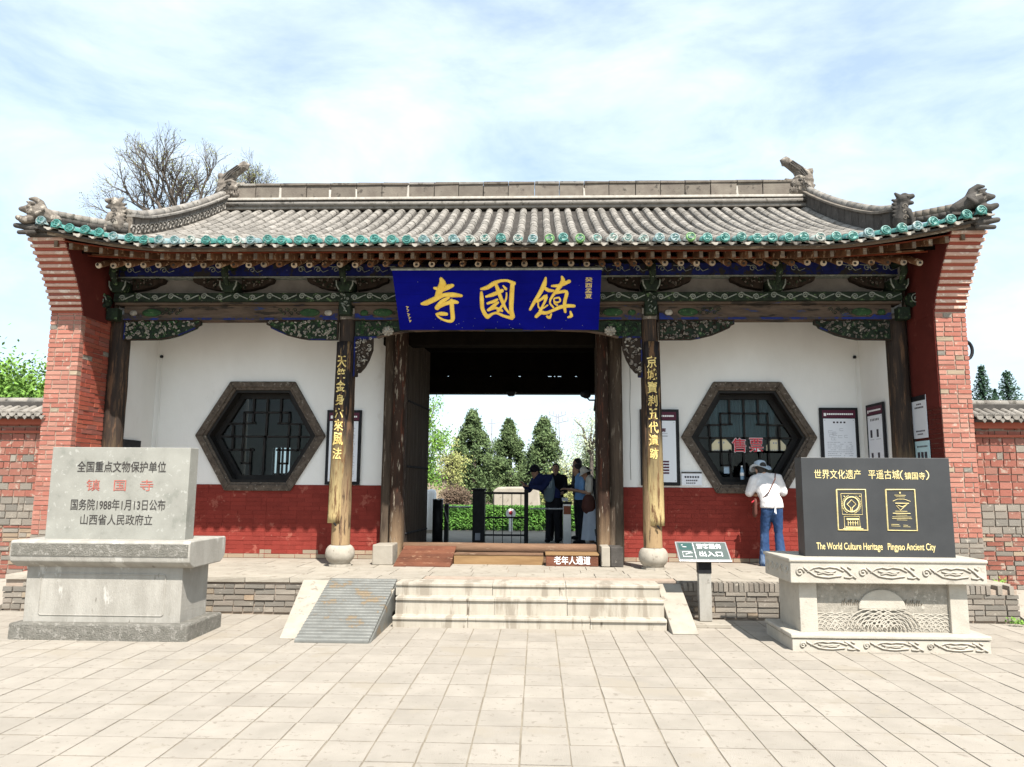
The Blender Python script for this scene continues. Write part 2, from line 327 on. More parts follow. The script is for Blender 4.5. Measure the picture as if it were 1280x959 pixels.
m_darkprint = M('dark_print', (.05, .045, .06), (.06, .05, .06), 5, .6, 0)
m_blueprint = M('light_blue_print', (.22, .55, .62), (.20, .50, .58), 5, .5, 0)
m_signg = M('grey_green_sign', (.085, .105, .10), (.075, .095, .09), 5, .6, .03)
m_steel = M('brushed_steel', (.60, .60, .60), (.52, .52, .52), 9, .35, .05, metal=.7)
m_bark = M('dark_bark', (.13, .11, .095), (.085, .072, .062), 7, .9, .5, 20)
m_bright = M('spring_green_leaves', (.16, .28, .05), (.09, .18, .035), 1.5, .7, 0, var=.45)
m_dull = M('grey_green_leaves', (.105, .145, .06), (.058, .09, .036), 2.5, .8, 0, var=.5)
m_pine = M('dark_fir_needles', (.035, .07, .04), (.025, .05, .03), 3, .8, 0, var=.4)
m_hedge = M('hedge_leaves', (.12, .26, .05), (.06, .15, .03), 4, .7, 0, var=.45)
m_blossom = M('pale_spring_leaves', (.42, .45, .32), (.32, .38, .22), 2, .8, 0, var=.25)
m_shrub = M('purple_brown_leaves', (.15, .10, .075), (.10, .075, .05), 2, .8, 0, var=.3)
m_bud = M('yellow_green_buds', (.33, .34, .12), (.24, .25, .10), 2, .8, 0, var=.3)
def glass_mat():
    m = bpy.data.materials.new('window_glass'); m.use_nodes = True; t = m.node_tree; N = t.nodes; N.clear(); K = t.links.new
    o = N.new('ShaderNodeOutputMaterial'); a = N.new('ShaderNodeBsdfTransparent'); a.inputs[0].default_value = (.62, .68, .70, 1)
    g = N.new('ShaderNodeBsdfGlossy'); g.inputs['Roughness'].default_value = .03; f = N.new('ShaderNodeFresnel'); f.inputs[0].default_value = 1.29
    x = N.new('ShaderNodeMixShader'); K(f.outputs[0], x.inputs[0]); K(a.outputs[0], x.inputs[1]); K(g.outputs[0], x.inputs[2]); K(x.outputs[0], o.inputs[0]); return m
m_glass = glass_mat()

# ---------------------------------------------------------------- key planes (metres)
ZP = .45                                # top of the gate's platform
YP, YPF, YF, YC, YW, YB = 9.45, 10.05, 10.70, 10.85, 11.85, 16.3
XLi, XLo, XRi, XRo = -6.46, -6.92, 5.41, 5.83    # inner and outer faces of the two gable walls
XC = -.50
def zroof(y):
    t = (y-9.3)/4.0
    return 4.80+1.42*t+.56*t*t if t <= 1 else 4.80+1.42*(2-t)+.56*(2-t)**2
def flare(x, y=9.3):
    e = 0
    if x < -5.0: e = .30*min(1.3, (-5.0-x)/1.75)**1.5
    if x > 3.75: e = .35*min(1.3, (x-3.75)/2.0)**1.5
    return e*max(0, 1-(y-9.3)/1.2)
YR = 13.3

# ---------------------------------------------------------------- ground
g = MB(); g.quad([(-900, -60, -.03), (900, -60, -.03), (900, 1500, -.03), (-900, 1500, -.03)]); o = g.build('ground', m_earth); tag(o, kind='structure')
g = MB(); g.box(-14, 14, -6, 10.0, -.025, -.0045); pav = g.build('paving', m_joint); tag(pav, kind='structure')
TW, TL = .308, .345
cells = []
jx, jy = -.103, 4.60
for iy in range(-22, 15):
    y0 = jy+iy*TL; 
    for ix in range(-42, 43):
        x0 = jx+ix*TW; x1, y1 = x0+TW, y0+TL
        if y1 > 9.5 and -6.8 < x0 < 5.9: 
            if y0 > 9.42: continue
        if y1 > 9.9: continue
        c = Vector((x0+TW/2, y0+TL/2, -H)); d = c.dot(FW)
        vis = d > .5 and abs(c.dot(RT)/d*F) < 655 and abs(c.dot(UP)/d*F) < 490
        cells.append((d if vis else 1e3+abs(y0), x0, y0))
cells.sort()
tm = []
for i in range(6):
    b = MB(); b.box(-.5, .5, -.5, .5, -.5, .5); b.v = [(x+RM.uniform(-.010, .010), y+RM.uniform(-.010, .010), z+RM.uniform(-.02, .02)) for x, y, z in b.v]
    tm.append(b.mesh('paving_tile', m_pave))
rest = MB()
for i, (d, x0, y0) in enumerate(cells):
    dz = RM.uniform(-.0010, .0018); jw = RM.uniform(.009, .013)
    if i < 300: inst('paving_tile', tm[i % 6], pav, (x0+TW/2, y0+TL/2, -.015+dz), (TW-jw, TL-jw, .03), (RM.uniform(-.002, .002), RM.uniform(-.002, .002), RM.uniform(-.007, .007)))
    else: rest.box(x0+jw/2, x0+TW-jw/2, y0+jw/2, y0+TL-jw/2, -.02, dz, .0015)
rest.build('paving_tile', m_pave, pav, kind='stuff')
# sloping ground beside the platform, up to the foot of the boundary walls
for a, b_ in ((-14, -6.80), (5.86, 14)):
    g = MB(); g.hexa([(a, 9.2, -.2), (b_, 9.2, -.2), (b_, 10.6, -.2), (a, 10.6, -.2), (a, 9.2, .002), (b_, 9.2, .002), (b_, 10.6, ZP-.03), (a, 10.6, ZP-.03)])
    tag(g.build('path', m_pave), kind='structure')

# ---------------------------------------------------------------- platform
plat = MB(); plat.box(-6.78, 5.84, YP+.024, YB+.6, -.02, ZP-.06).box(-6.78, 5.84, 9.62, YB+.6, ZP-.06, ZP-.015)
plat = tag(plat.build('platform', m_mort), kind='structure')
pk = lambda u, z: m_brickt if RM.random() < .10 else m_brickg
bricks(plat, 'brick', (-6.80, YP, 0), (1, 0, 0), 3.86, .02, ZP-.085, .26, .072, pk, depth=.12, seed=4, jit=.012, skip=lambda u, z: (u < .15 and z > .3))
bricks(plat, 'brick', (1.80, YP, 0), (1, 0, 0), 4.05, .02, ZP-.11, .26, .066, pk, depth=.12, seed=5, jit=.010)
x = 1.80                                # a course of bricks standing on edge along the top, right of the steps
while x < 5.8:
    inst('brick', RM.choice(unit_brick(m_brickg)), plat, (x+.03, YP+.06, ZP-.06), (.052, .13, .105), (0, 0, RM.uniform(-.02, .02))); x += .062 if x < 5.4 else .14
# paving slabs on top of the platform
sl_ = []
for r_, (y0, y1, ww) in enumerate(((9.44, 9.86, .62), (9.86, 10.24, .5), (10.24, 10.62, .5), (10.62, 11.02, .5), (11.02, 11.5, .5))):
    x = -6.78+(r_ % 2)*-.3
    while x < 5.84:
        x1 = min(x+ww*RM.uniform(.8, 1.25), 5.84); a = max(x, -6.78)
        if r_ == 0 and (a+x1)/2 > 1.5: y0 = 9.58
        if not (-1.72 < (a+x1)/2 < 1.5 and r_ == 0):
            inst('paving_slab', unit_brick(m_cstone)[0], plat, ((a+x1)/2, (y0+y1)/2, ZP-.03+RM.uniform(-.002, .002)), (x1-a-.006, y1-y0-.006, .06))
        x = x1
# interior floor
g = MB(); g.box(-6.3, 5.2, 11.5, YB+.6, ZP-.05, ZP-.004); g.build('floor', m_cstone, plat)

# ---------------------------------------------------------------- stone steps
st = thing('stone_steps', (-.1, 8.9, 0), 'wide pale stone steps of three treads leading up to the gate doorway', 'steps')
for (z0, z1, y0, x0, x1) in ((0, .12, 8.72, -1.66, 1.47), (.12, .31, 8.88, -1.66, 1.47), (.31, ZP, 9.08, -1.70, 1.46)):
    x = x0
    while x < x1-.01:
        e = min(x+RM.uniform(.8, 1.5), x1)
        if x1-e < .35: e = x1
        b = MB(); b.box(x+.001, e-.001, y0+RM.uniform(0, .006), 9.48 if z1 == ZP else y0+.4, z0-.01, z1+RM.uniform(-.003, .003), .003); b.build('step_block', m_step, st, bevel=.006); b = MB(); b.box(x+.001, e-.001, y0-.018, y0+.12, z1-.035, z1+.002, .002); b.build('nosing', m_step, st, bevel=.008); x = e
for x0, x1, t in ((-2.93, -2.54, -.06), (1.475, 1.76, 0)):
    b = MB(); b.hexa([(x0+(.22 if t else .02), 7.98 if t else 8.50, 0), (x1+(.12 if t else .02), 7.98 if t else 8.50, 0), (x1, 9.45, 0), (x0, 9.45, 0), (x0+(.22 if t else .02), 7.98 if t else 8.50, .015), (x1+(.12 if t else .02), 7.98 if t else 8.50, .015), (x1, 9.43, ZP-.02), (x0, 9.43, ZP-.02)])
    b.build('cheek_stone', m_cstone, st, bevel=.008)
b = MB(); b.box(-2.52, -1.72, 9.0, 9.5, 0, ZP-.08); b.build('landing_block', m_step, st, bevel=.008)

# metal ramp laid on the left end of the steps
rp = thing('metal_ramp', (-2.1, 8.5, 0), 'ribbed grey metal ramp laid over the left end of the stone steps', 'ramp')
def rpt(u, v, h=0):                     # u 0..1 across, v 0..1 up the slope
    xa = -2.50+v*-.06; xb = -1.73+v*0; return Vector((xa+(xb-xa)*u, 7.82+v*1.50, .02+v*(ZP+.01-.02)+h))
b = MB(); b.hexa([rpt(0, 0, -.018), rpt(1, 0, -.018), rpt(1, 1, -.03), rpt(0, 1, -.03), rpt(0, 0), rpt(1, 0), rpt(1, 1), rpt(0, 1)]); b.build('ramp_plate', m_metal, rp)
for i in range(22):
    v = (i+.3)/22; b = MB(); b.hexa([rpt(.0, v, .001), rpt(1, v, .001), rpt(1, v+.026, .001), rpt(.0, v+.026, .001), rpt(.0, v+.004, .011), rpt(1, v+.004, .011), rpt(1, v+.022, .011), rpt(.0, v+.022, .011)]); b.build('rib', m_metal, rp)
b = MB(); b.prism([(7.84, 0.002), (9.3, 0.002), (9.3, ZP-.03)], -1.735, -1.715, 'x'); b.build('side_plate', m_metal, rp)
b = MB(); b.prism([(7.84, 0.002), (9.3, 0.002), (9.3, ZP-.03)], -2.50, -2.48, 'x'); b.build('side_plate', m_metal, rp)

# ================================================================ THE GATE
gate = thing('temple_gate', (XC, 11.5, 0), 'temple gate with upswept grey tile roof, red brick end walls and open doorway', 'temple gate')

# --- gable walls and their brick fronts
def pier_pick(u, z):
    q = RM.random()
    if z < .95: return m_brickg if q < .6 else m_brick
    return m_brick if q < .965 else (m_brickt if q < .985 else m_brickg)
ZC = 4.00                               # the corbels start here
for s, (xi, xo) in enumerate(((XLi, XLo), (XRi, XRo))):
    a, c = min(xi, xo), max(xi, xo)
    b = MB(); b.box(a+.012, c-.012, YPF+.010, YB, ZP-.02, ZC+.02)
    b.prism([(YPF+.02, ZC), (YB, ZC), (YB, zroof(YB)-.12)]+[(yy, zroof(yy)-.12) for yy in (15.5, 14.5, 13.3, 12.3, 11.3, 10.3)]+[(9.80, 4.78), (10.0, 4.40)], a+.02, c-.02, 'x')
    pier = b.build('gable_wall', m_mort, gate)
    bricks(pier, 'brick', (a, YPF, 0), (1, 0, 0), c-a, (ZP if s else 1.8), ZC, .235, .0655, pier_pick, depth=.10, joint=.012, seed=20+s, head=.45, jit=.0035)
    if s == 0: bricks(pier, 'brick', (a, YPF, 0), (1, 0, 0), c-a, ZP, 1.8, .235, .0655, pier_pick, depth=.10, joint=.010, seed=23, stuff=True)
    # inner face: brick below, red plaster above
    zi = 2.95 if s == 0 else 3.0
    if s == 0:
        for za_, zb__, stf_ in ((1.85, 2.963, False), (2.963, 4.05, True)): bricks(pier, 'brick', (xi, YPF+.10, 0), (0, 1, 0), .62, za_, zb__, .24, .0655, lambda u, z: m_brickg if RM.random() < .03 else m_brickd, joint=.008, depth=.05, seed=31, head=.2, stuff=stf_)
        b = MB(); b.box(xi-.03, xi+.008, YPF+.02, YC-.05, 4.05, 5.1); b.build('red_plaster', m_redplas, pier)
    else:
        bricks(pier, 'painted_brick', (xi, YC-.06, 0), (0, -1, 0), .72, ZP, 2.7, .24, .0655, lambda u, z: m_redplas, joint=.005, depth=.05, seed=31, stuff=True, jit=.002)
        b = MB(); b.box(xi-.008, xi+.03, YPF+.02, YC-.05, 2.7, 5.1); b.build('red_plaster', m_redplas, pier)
    # corbelled courses stepping out towards the eaves
    n = 12; zt = 4.93+(.03 if s else 0)
    yy = YPF; zz = ZC
    for i in range(n):
        t = i/(n-1); pr = .035+.52*(t**1.25)
        h = (zt-ZC)/n
        b = MB(); x = a-.006
        b.box(a-(.006+.003*i)*(s == 0), c+(.006+.003*i)*(s == 1), YPF-pr, YPF+.12, zz+h-.044, zz+h-.002, .003)
        b.build('corbel_course', m_corb, pier, bevel=.004)
        b = MB(); b.box(a+.004, c-.004, YPF-pr+.040, YPF+.12, zz, zz+h-.044, .002); b.build('corbel_brick', m_brickd, pier)  # shade of the recess put into the darker brick colour
        zz += h
    prof = [(YPF-(.035+.52*((i/(n-1))**1.25))+.012, ZC+(zt-ZC)*(i+1)/n) for i in range(n)]
    b = MB(); b.prism([(YPF+.6, ZC-.03), (YPF+.02, ZC-.03)]+prof+[(YPF+.6, zt)], xi-(.010 if s == 0 else .012), xi+(.012 if s == 0 else .010), 'x'); b.build('corbel_side', m_redplas, pier)
    for k_ in range(4):                 # grey stepped tiles under the corner beast
        b = MB(); b.box(a-.03-.012*k_, c+.02, YPF-.60-.035*k_, YPF, zt+.010+.05*k_, zt+.048+.05*k_, .004); b.build('corbel_tile', m_tiled, pier)
    b = MB(); b.box(a+.03, c, YPF-.58, YPF, zt, zt+.22); b.build('corbel_core', m_tiled, pier)

# --- iron ring on the right gable wall
ir = thing('iron_ring', (XRo+.02, 10.1, 3.3), 'black iron ring hook sticking out of the right brick end wall', 'iron ring')
cpt = atp(1213, 438, 10.12)
b = MB(); b.tube([cpt+Vector((.085*math.sin(t)-.06, 0, .125*math.cos(t))) for t in [math.pi*k/10 for k in range(11)]], .022, 8); b.build('ring', m_black, ir, True)
b = MB(); b.tube([cpt+Vector((-.09, .02, .12)), cpt+Vector((-.09, .02, -.08))], .012, 6); b.build('staple', m_black, ir)

# --- front wall of the two side rooms with hexagonal openings
HX = ((-4.485, 2.385), (3.345, 2.395)); HRo, HRi = 1.02, .84
def hexp(c, r, s=1.0): return [(c[0]+1.045*r*math.cos(R(60*k)), c[1]+r*s*math.sin(R(60*k))) for k in range(6)]
for s, (x0, x1) in enumerate(((-6.28, -2.40), (1.30, 5.14))):
    c = HX[s]; P = hexp(c, HRi+.06); b = MB(); z0, z1 = ZP, 5.4
    R_, TR, TL_, Lf, BL, BR = P[0], P[1], P[2], P[3], P[4], P[5]
    for poly in ([(x0, z0), BL, Lf, (x0, c[1])], [(x0, c[1]), Lf, TL_, (x0, z1)], [(x0, z0), (x1, z0), BR, BL], [(x0, z1), TL_, TR, (x1, z1)], [(x1, z0), (x1, c[1]), R_, BR], [(x1, c[1]), (x1, z1), TR, R_]):
        b.prism(poly, YW, YW+.32)
    wl = b.build('plaster_wall', m_white, gate)
    # wainscot of painted brick; the lowest courses have lost their paint
    def wp(u, z, s=s):
        return m_brickt if z < ZP+.10+.05*noise.noise(Vector((u*1.6, s*5, 1)))*1.5 else m_redpaint
    def wsk(u, z, c=c, x0=x0):
        dx, dz = abs(x0+u-c[0]), abs(z-c[1]); return dz < .90 and dx < 1.045*(1.05-dz*.577)
    u0 = 1.95 if s == 0 else 0; u1 = x1-x0 if s == 0 else 2.25
    pb = dict(joint=.006, depth=.02, proud=.010, jit=.003, skip=wsk)
    bricks(wl, 'painted_brick', (x0+u0, YW, 0), (1, 0, 0), u1-u0, ZP, 1.60, .25, .0675, lambda u, z: wp(u+u0, z), seed=40+s, head=.04, **dict(pb, skip=lambda u, z: wsk(u+u0, z)))
    if s == 0: bricks(wl, 'painted_brick', (x0, YW, 0), (1, 0, 0), u0, ZP, 1.60, .25, .0675, wp, seed=44, stuff=True, head=.1, **pb)
    else: bricks(wl, 'painted_brick', (x0+u1, YW, 0), (1, 0, 0), x1-x0-u1, ZP, 1.60, .25, .0675, lambda u, z: wp(u+u1, z), seed=45, stuff=True, head=.1, **dict(pb, skip=lambda u, z: wsk(u+u1, z)))
    b = MB(); b.box(x0, x1, YW-.004, YW+.01, ZP, 1.60) if 0 else None
    pr = [(x0, ZP), (x1, ZP), (x1, 1.60), (c[0]+.585, 1.60), (c[0]+.50, 1.52), (c[0]-.50, 1.52), (c[0]-.585, 1.60), (x0, 1.60)]
    b = MB(); b.prism(pr, YW-.006, YW+.02); b.build('red_wainscot', m_redpaint, wl)
    # hexagonal window
    fr = MB(); A, B = hexp(c, HRo), hexp(c, .905)
    win = None
    for k in range(6):
        k2 = (k+1) % 6; b = MB(); b.prism([A[k], A[k2], B[k2], B[k]], YW-.055+RM.uniform(0, .006), YW+.05)
        o = b.build('window_frame', m_frameW, wl, bevel=.012)
        A2, B2 = hexp(c, .915), hexp(c, .862)
        b = MB(); b.prism([A2[k], A2[k2], B2[k2], B2[k]], YW-.025+RM.uniform(0, .004), YW+.06); b.build('inner_moulding', m_frameW, wl, bevel=.008)
        A3, B3 = hexp(c, .866), hexp(c, .815)
        b = MB(); b.prism([A3[k], A3[k2], B3[k2], B3[k]], YW+.01, YW+.34); b.build('window_reveal', m_latt, wl)
    A4, B4 = hexp(c, .82), hexp(c, .725)
    b = MB()
    for k in range(6): k2 = (k+1) % 6; b.prism([A4[k], A4[k2], B4[k2], B4[k]], YW+.20, YW+.28)
    sash = b.build('window_sash', m_latt, wl)
    rin = .74
    def hw(z): return max(0, rin-abs(z)*.577)        # half width of the opening at height z
    def vmax(x): return min(rin*.866, (rin-abs(x))/.577)
    def bar(x0_, z0_, x1_, z1_, t=.016):
        b = MB(); b.box(c[0]+min(x0_, x1_)-t, c[0]+max(x0_, x1_)+t, YW+.215, YW+.245, c[1]+min(z0_, z1_)-t, c[1]+max(z0_, z1_)+t); b.build('lattice_bar', m_latt, wl)
    bar(-hw(0), 0, hw(0), 0); bar(0, 0, 0, vmax(0)); bar(-.02, 0, -.02, -vmax(0))
    for sg in (-1, 1):
        bar(sg*.23, .23, sg*.23, vmax(.23)); bar(sg*.38, -.18, sg*.38, .40); bar(sg*.56, 0, sg*.56, .2)
        bar(sg*.23, .40, sg*.38, .40); bar(sg*.40, .21, sg*hw(.21), .21); bar(sg*.2, .22, sg*.38, .22); bar(sg*.55, -.22, sg*.55, 0)
        bar(sg*.38, -.44, sg*.38, -.2); bar(sg*.24, -.44, sg*.38, -.44); bar(sg*.24, -vmax(.25), sg*.24, -.2)
    bar(-.24, .40, .24, .40); bar(-hw(-.22), -.22, -.2 if s == 0 else hw(.22), -.22); bar(.2, -.22, hw(-.22), -.22)
    b = MB(); P = hexp(c, rin+.02); b.prism(P, YW+.252, YW+.258); b.build('window_pane', m_glass, wl)
    # things behind the glass: a pale curtain and a partition
    if s == 1:
        b = MB()
        for i in range(40): 
            xx = c[0]-.52+i*.026; b.quad([(xx, YW+.36+.02*math.sin(i*1.7), c[1]+.02), (xx+.026, YW+.36+.02*math.sin((i+1)*1.7), c[1]+.02), (xx+.026, YW+.36+.02*math.sin((i+1)*1.7), c[1]+.75), (xx, YW+.36+.02*math.sin(i*1.7), c[1]+.75)])
        b.build('curtain', M('grey_curtain', (.30, .38, .38), (.24, .31, .31), 3, .9, 0), wl)
b = MB(); q_ = [atp(787+dx, yy, YW-.001) for dx, yy in ((0, 450), (.8, 480), (.2, 510), (1.4, 540), (.6, 570), (1.6, 600))]; b.tube(q_, .0045, 4, cap=False); b.build('plaster_crack', m_tiled, gate)
# side walls of the porch bays (white, turned towards the doorway)
for x0, x1 in ((-6.44, -6.28), (5.14, 5.40)):
    b = MB(); b.box(x0, x1, YC+.05, YW+.32, ZP, 5.3); b.build('plaster_wall', m_white, gate)
    b = MB(); b.box(x0-.004, x1+.004, YC+.06, YW-.004, ZP, 1.60); b.build('red_wainscot', m_redpaint, gate)
# rooms and passage behind: partitions, rear wall with openings, dark roof boards
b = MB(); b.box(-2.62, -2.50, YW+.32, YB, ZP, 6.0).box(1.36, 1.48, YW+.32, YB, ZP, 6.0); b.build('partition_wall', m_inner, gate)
for x0, x1, wx in ((-6.4, -2.5, (-5.82, -5.42)), (1.4, 5.4, (4.2, 4.9))):
    b = MB(); b.box(x0, x1, YB-.2, YB, ZP, 1.25).box(x0, x1, YB-.2, YB, 2.4, 6).box(x0, wx[0], YB-.2, YB, 1.25, 2.4).box(wx[1], x1, YB-.2, YB, 1.25, 2.4); rw = b.build('rear_wall', m_white, gate)
    if x0 > 0: piece_ = MB(); piece_.box(wx[0], wx[1], YB-.15, YB-.05, 1.25, 2.4); piece_.build('rear_wall', m_inner, gate); continue
    for k in range(5): xx = wx[0]+(wx[1]-wx[0])*k/4; b = MB(); b.box(xx-.02, xx+.02, YB-.12, YB-.08, 1.25, 2.4); b.build('window_bar', m_latt, rw)
    b = MB(); b.box(wx[0], wx[1], YB-.12, YB-.08, 1.80, 1.84); b.build('window_bar', m_latt, rw)
b = MB(); b.box(-2.62, 1.48, YB-.35, YB, 3.60, 3.96).box(-2.62, 1.48, YB-.2, YB, 4.02, 5.6); b.build('rear_lintel', m_inner, gate)
x = -2.6
b = MB()
while x < 1.4:
    ww = RM.choice([.05, .12, .3, .6, .9]); b.box(x, min(x+ww, 1.5), YB-.3, YB-.05, 3.94, 4.04); x += ww+RM.choice([.03, .05, .08])
b.build('rear_lintel_packing', m_inner, gate)
b = MB(); ys = [9.9, 10.8, 11.8, 12.6, 13.3, 14.0, 14.8, 15.8, 16.6]
for a, c in zip(ys[:-1], ys[1:]): b.hexa([(-6.9, a, zroof(a)-.20), (5.8, a, zroof(a)-.20), (5.8, c, zroof(c)-.20), (-6.9, c, zroof(c)-.20), (-6.9, a, zroof(a)-.14), (5.8, a, zroof(a)-.14), (5.8, c, zroof(c)-.14), (-6.9, c, zroof(c)-.14)])
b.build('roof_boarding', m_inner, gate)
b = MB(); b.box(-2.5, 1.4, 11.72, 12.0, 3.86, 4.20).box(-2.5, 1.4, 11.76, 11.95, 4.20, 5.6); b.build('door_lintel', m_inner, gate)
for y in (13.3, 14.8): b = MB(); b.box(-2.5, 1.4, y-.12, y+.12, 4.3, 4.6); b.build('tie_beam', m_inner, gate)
# floodlit bits: small lamp body under the rear lintel
# --- door posts, door stones, leaves, threshold
for s, (xa, xb, xd) in enumerate(((-2.44, -2.27, -2.09), (1.33, 1.10, .93))):
    for nm, x0, x1, y0, mm in (('door_post', xa, xb, 11.56, m_post2), ('door_post', xb, xd, 11.42, m_post)):
        b = MB(); x0, x1 = min(x0, x1), max(x0, x1); cx, rx = (x0+x1)/2, (x1-x0)/2+.012; n = 14; rows = 12
        for j in range(rows+1):
            z = ZP+(4.05-ZP)*j/rows
            for k in range(n):
                t = 2*math.pi*k/n; q = 1+.05*noise.noise(Vector((k*.8, j*.5, s*7+x0))); ex = .6
                b.v.append((cx+rx*q*math.copysign(abs(math.cos(t))**ex, math.cos(t)), y0+.17+.17*q*math.copysign(abs(math.sin(t))**ex, math.sin(t)), z))
        for j in range(rows):
            for k in range(n): k2 = (k+1) % n; b.f.append((j*n+k, j*n+k2, (j+1)*n+k2, (j+1)*n+k))
        b.build(nm, mm, gate, True)
b = MB(); b.box(-2.42, -2.12, 11.0, 11.42, ZP, .74, .006); b.build('door_stone', m_cstone, gate, bevel=.015)
b = MB(); b.box(.93, 1.06, 11.02, 11.42, ZP, .74, .004); b.build('door_stone', m_cstone, gate, bevel=.012)
b = MB(); b.box(1.065, 1.25, 11.02, 11.42, ZP, .735, .004); b.build('door_stone', m_tiled, gate, bevel=.012)
b = MB(); b.tube([(-2.06, 11.58, .655), (-1.2, 11.58, .66), (-.2, 11.58, .65), (.90, 11.58, .655)], [.082, .080, .083, .081], 12, cap=False); b.build('threshold', m_log, gate, True)
b = MB(); b.box(-2.06, .92, 11.56, 11.70, ZP, .64); b.build('threshold_board', m_log, gate)
for (xa, ya, xb, yb) in ((-2.09, 11.75, -1.965, 13.25), (.935, 11.75, 1.03, 13.2)):
    d = Vector((xb-xa, yb-ya, 0)); ln = d.length; d.normalize(); nn = Vector((d.y, -d.x, 0))
    if xa > 0: nn = -nn
    leaf = None; np_ = 8
    base = MB(); O = Vector((xa, ya, 0)); base.hexa([O-nn*.05+Vector((0, 0, .5)), O+d*ln-nn*.05+Vector((0, 0, .5)), O+d*ln-nn*.01+Vector((0, 0, .5)), O-nn*.01+Vector((0, 0, .5)), O-nn*.05+Vector((0, 0, 4.0)), O+d*ln-nn*.05+Vector((0, 0, 4.0)), O+d*ln-nn*.01+Vector((0, 0, 4.0)), O-nn*.01+Vector((0, 0, 4.0))])
    leaf = base.build('door_leaf', m_doorw, gate)
    for i in range(np_):
        p0 = O+d*(ln*i/np_+.003); p1 = O+d*(ln*(i+1)/np_-.003); h = RM.uniform(0, .006); b = MB()
        b.hexa([p0-nn*.012+Vector((0, 0, .5)), p1-nn*.012+Vector((0, 0, .5)), p1+nn*(.005+h)+Vector((0, 0, .5)), p0+nn*(.005+h)+Vector((0, 0, .5)), p0-nn*.012+Vector((0, 0, 4.0)), p1-nn*.012+Vector((0, 0, 4.0)), p1+nn*(.005+h)+Vector((0, 0, 4.0)), p0+nn*(.005+h)+Vector((0, 0, 4.0))]); b.build('door_plank', m_doorw, leaf)
    stud = MB(); stud.ell((0, 0, 0), (.022, .022, .022), 8); sm_ = stud.mesh('door_stud', m_black, True)
    for z in (.85, 1.9, 2.95):
        for i in range(16): inst('door_stud', sm_, leaf, O+d*(ln*(i+.5)/16)+nn*.01+Vector((0, 0, z)))

# --- columns
for x, yo, rr_ in ((-2.855, 0, .135), (1.655, 0, .135), (-6.36, .02, .15), (5.27, .02, .15)):
    b = MB(); rows, n = 16, 18
    for j in range(rows+1):
        z = (ZP+.30)+(4.12-ZP-.30)*j/rows
        for k in range(n):
            t = 2*math.pi*k/n; q = rr_*(1.0-.04*j/rows)+.008*noise.noise(Vector((k*.7, j*.6, x)))
            b.v.append((x+q*math.cos(t), YC+yo+q*math.sin(t), z))
    for j in range(rows):
        for k in range(n): k2 = (k+1) % n; b.f.append((j*n+k, j*n+k2, (j+1)*n+k2, (j+1)*n+k))
    cl = b.build('column', m_colm, gate, True)
    b = MB(); b.lathe([(.13, 0), (.145, .01), (.15, .05), (.18, .08), (.205, .13), (.21, .18), (.20, .235), (.175, .275), (.145, .295), (.0, .297)], (x, YC+yo-.0, ZP), 28); b.build('column_base', m_plinth, cl, True)
    b = MB(); b.lathe([(.17, 0), (.17, .03), (.10, .032)], (x, YC+yo, ZP-.002), 8); b.build('base_slab', m_plinth, cl)
    b = MB(); b.tube([(x, YC+yo, 4.06), (x, YC+yo, 4.14)], rr_+.012, 18, cap=False); b.build('column_band', m_carv, cl)

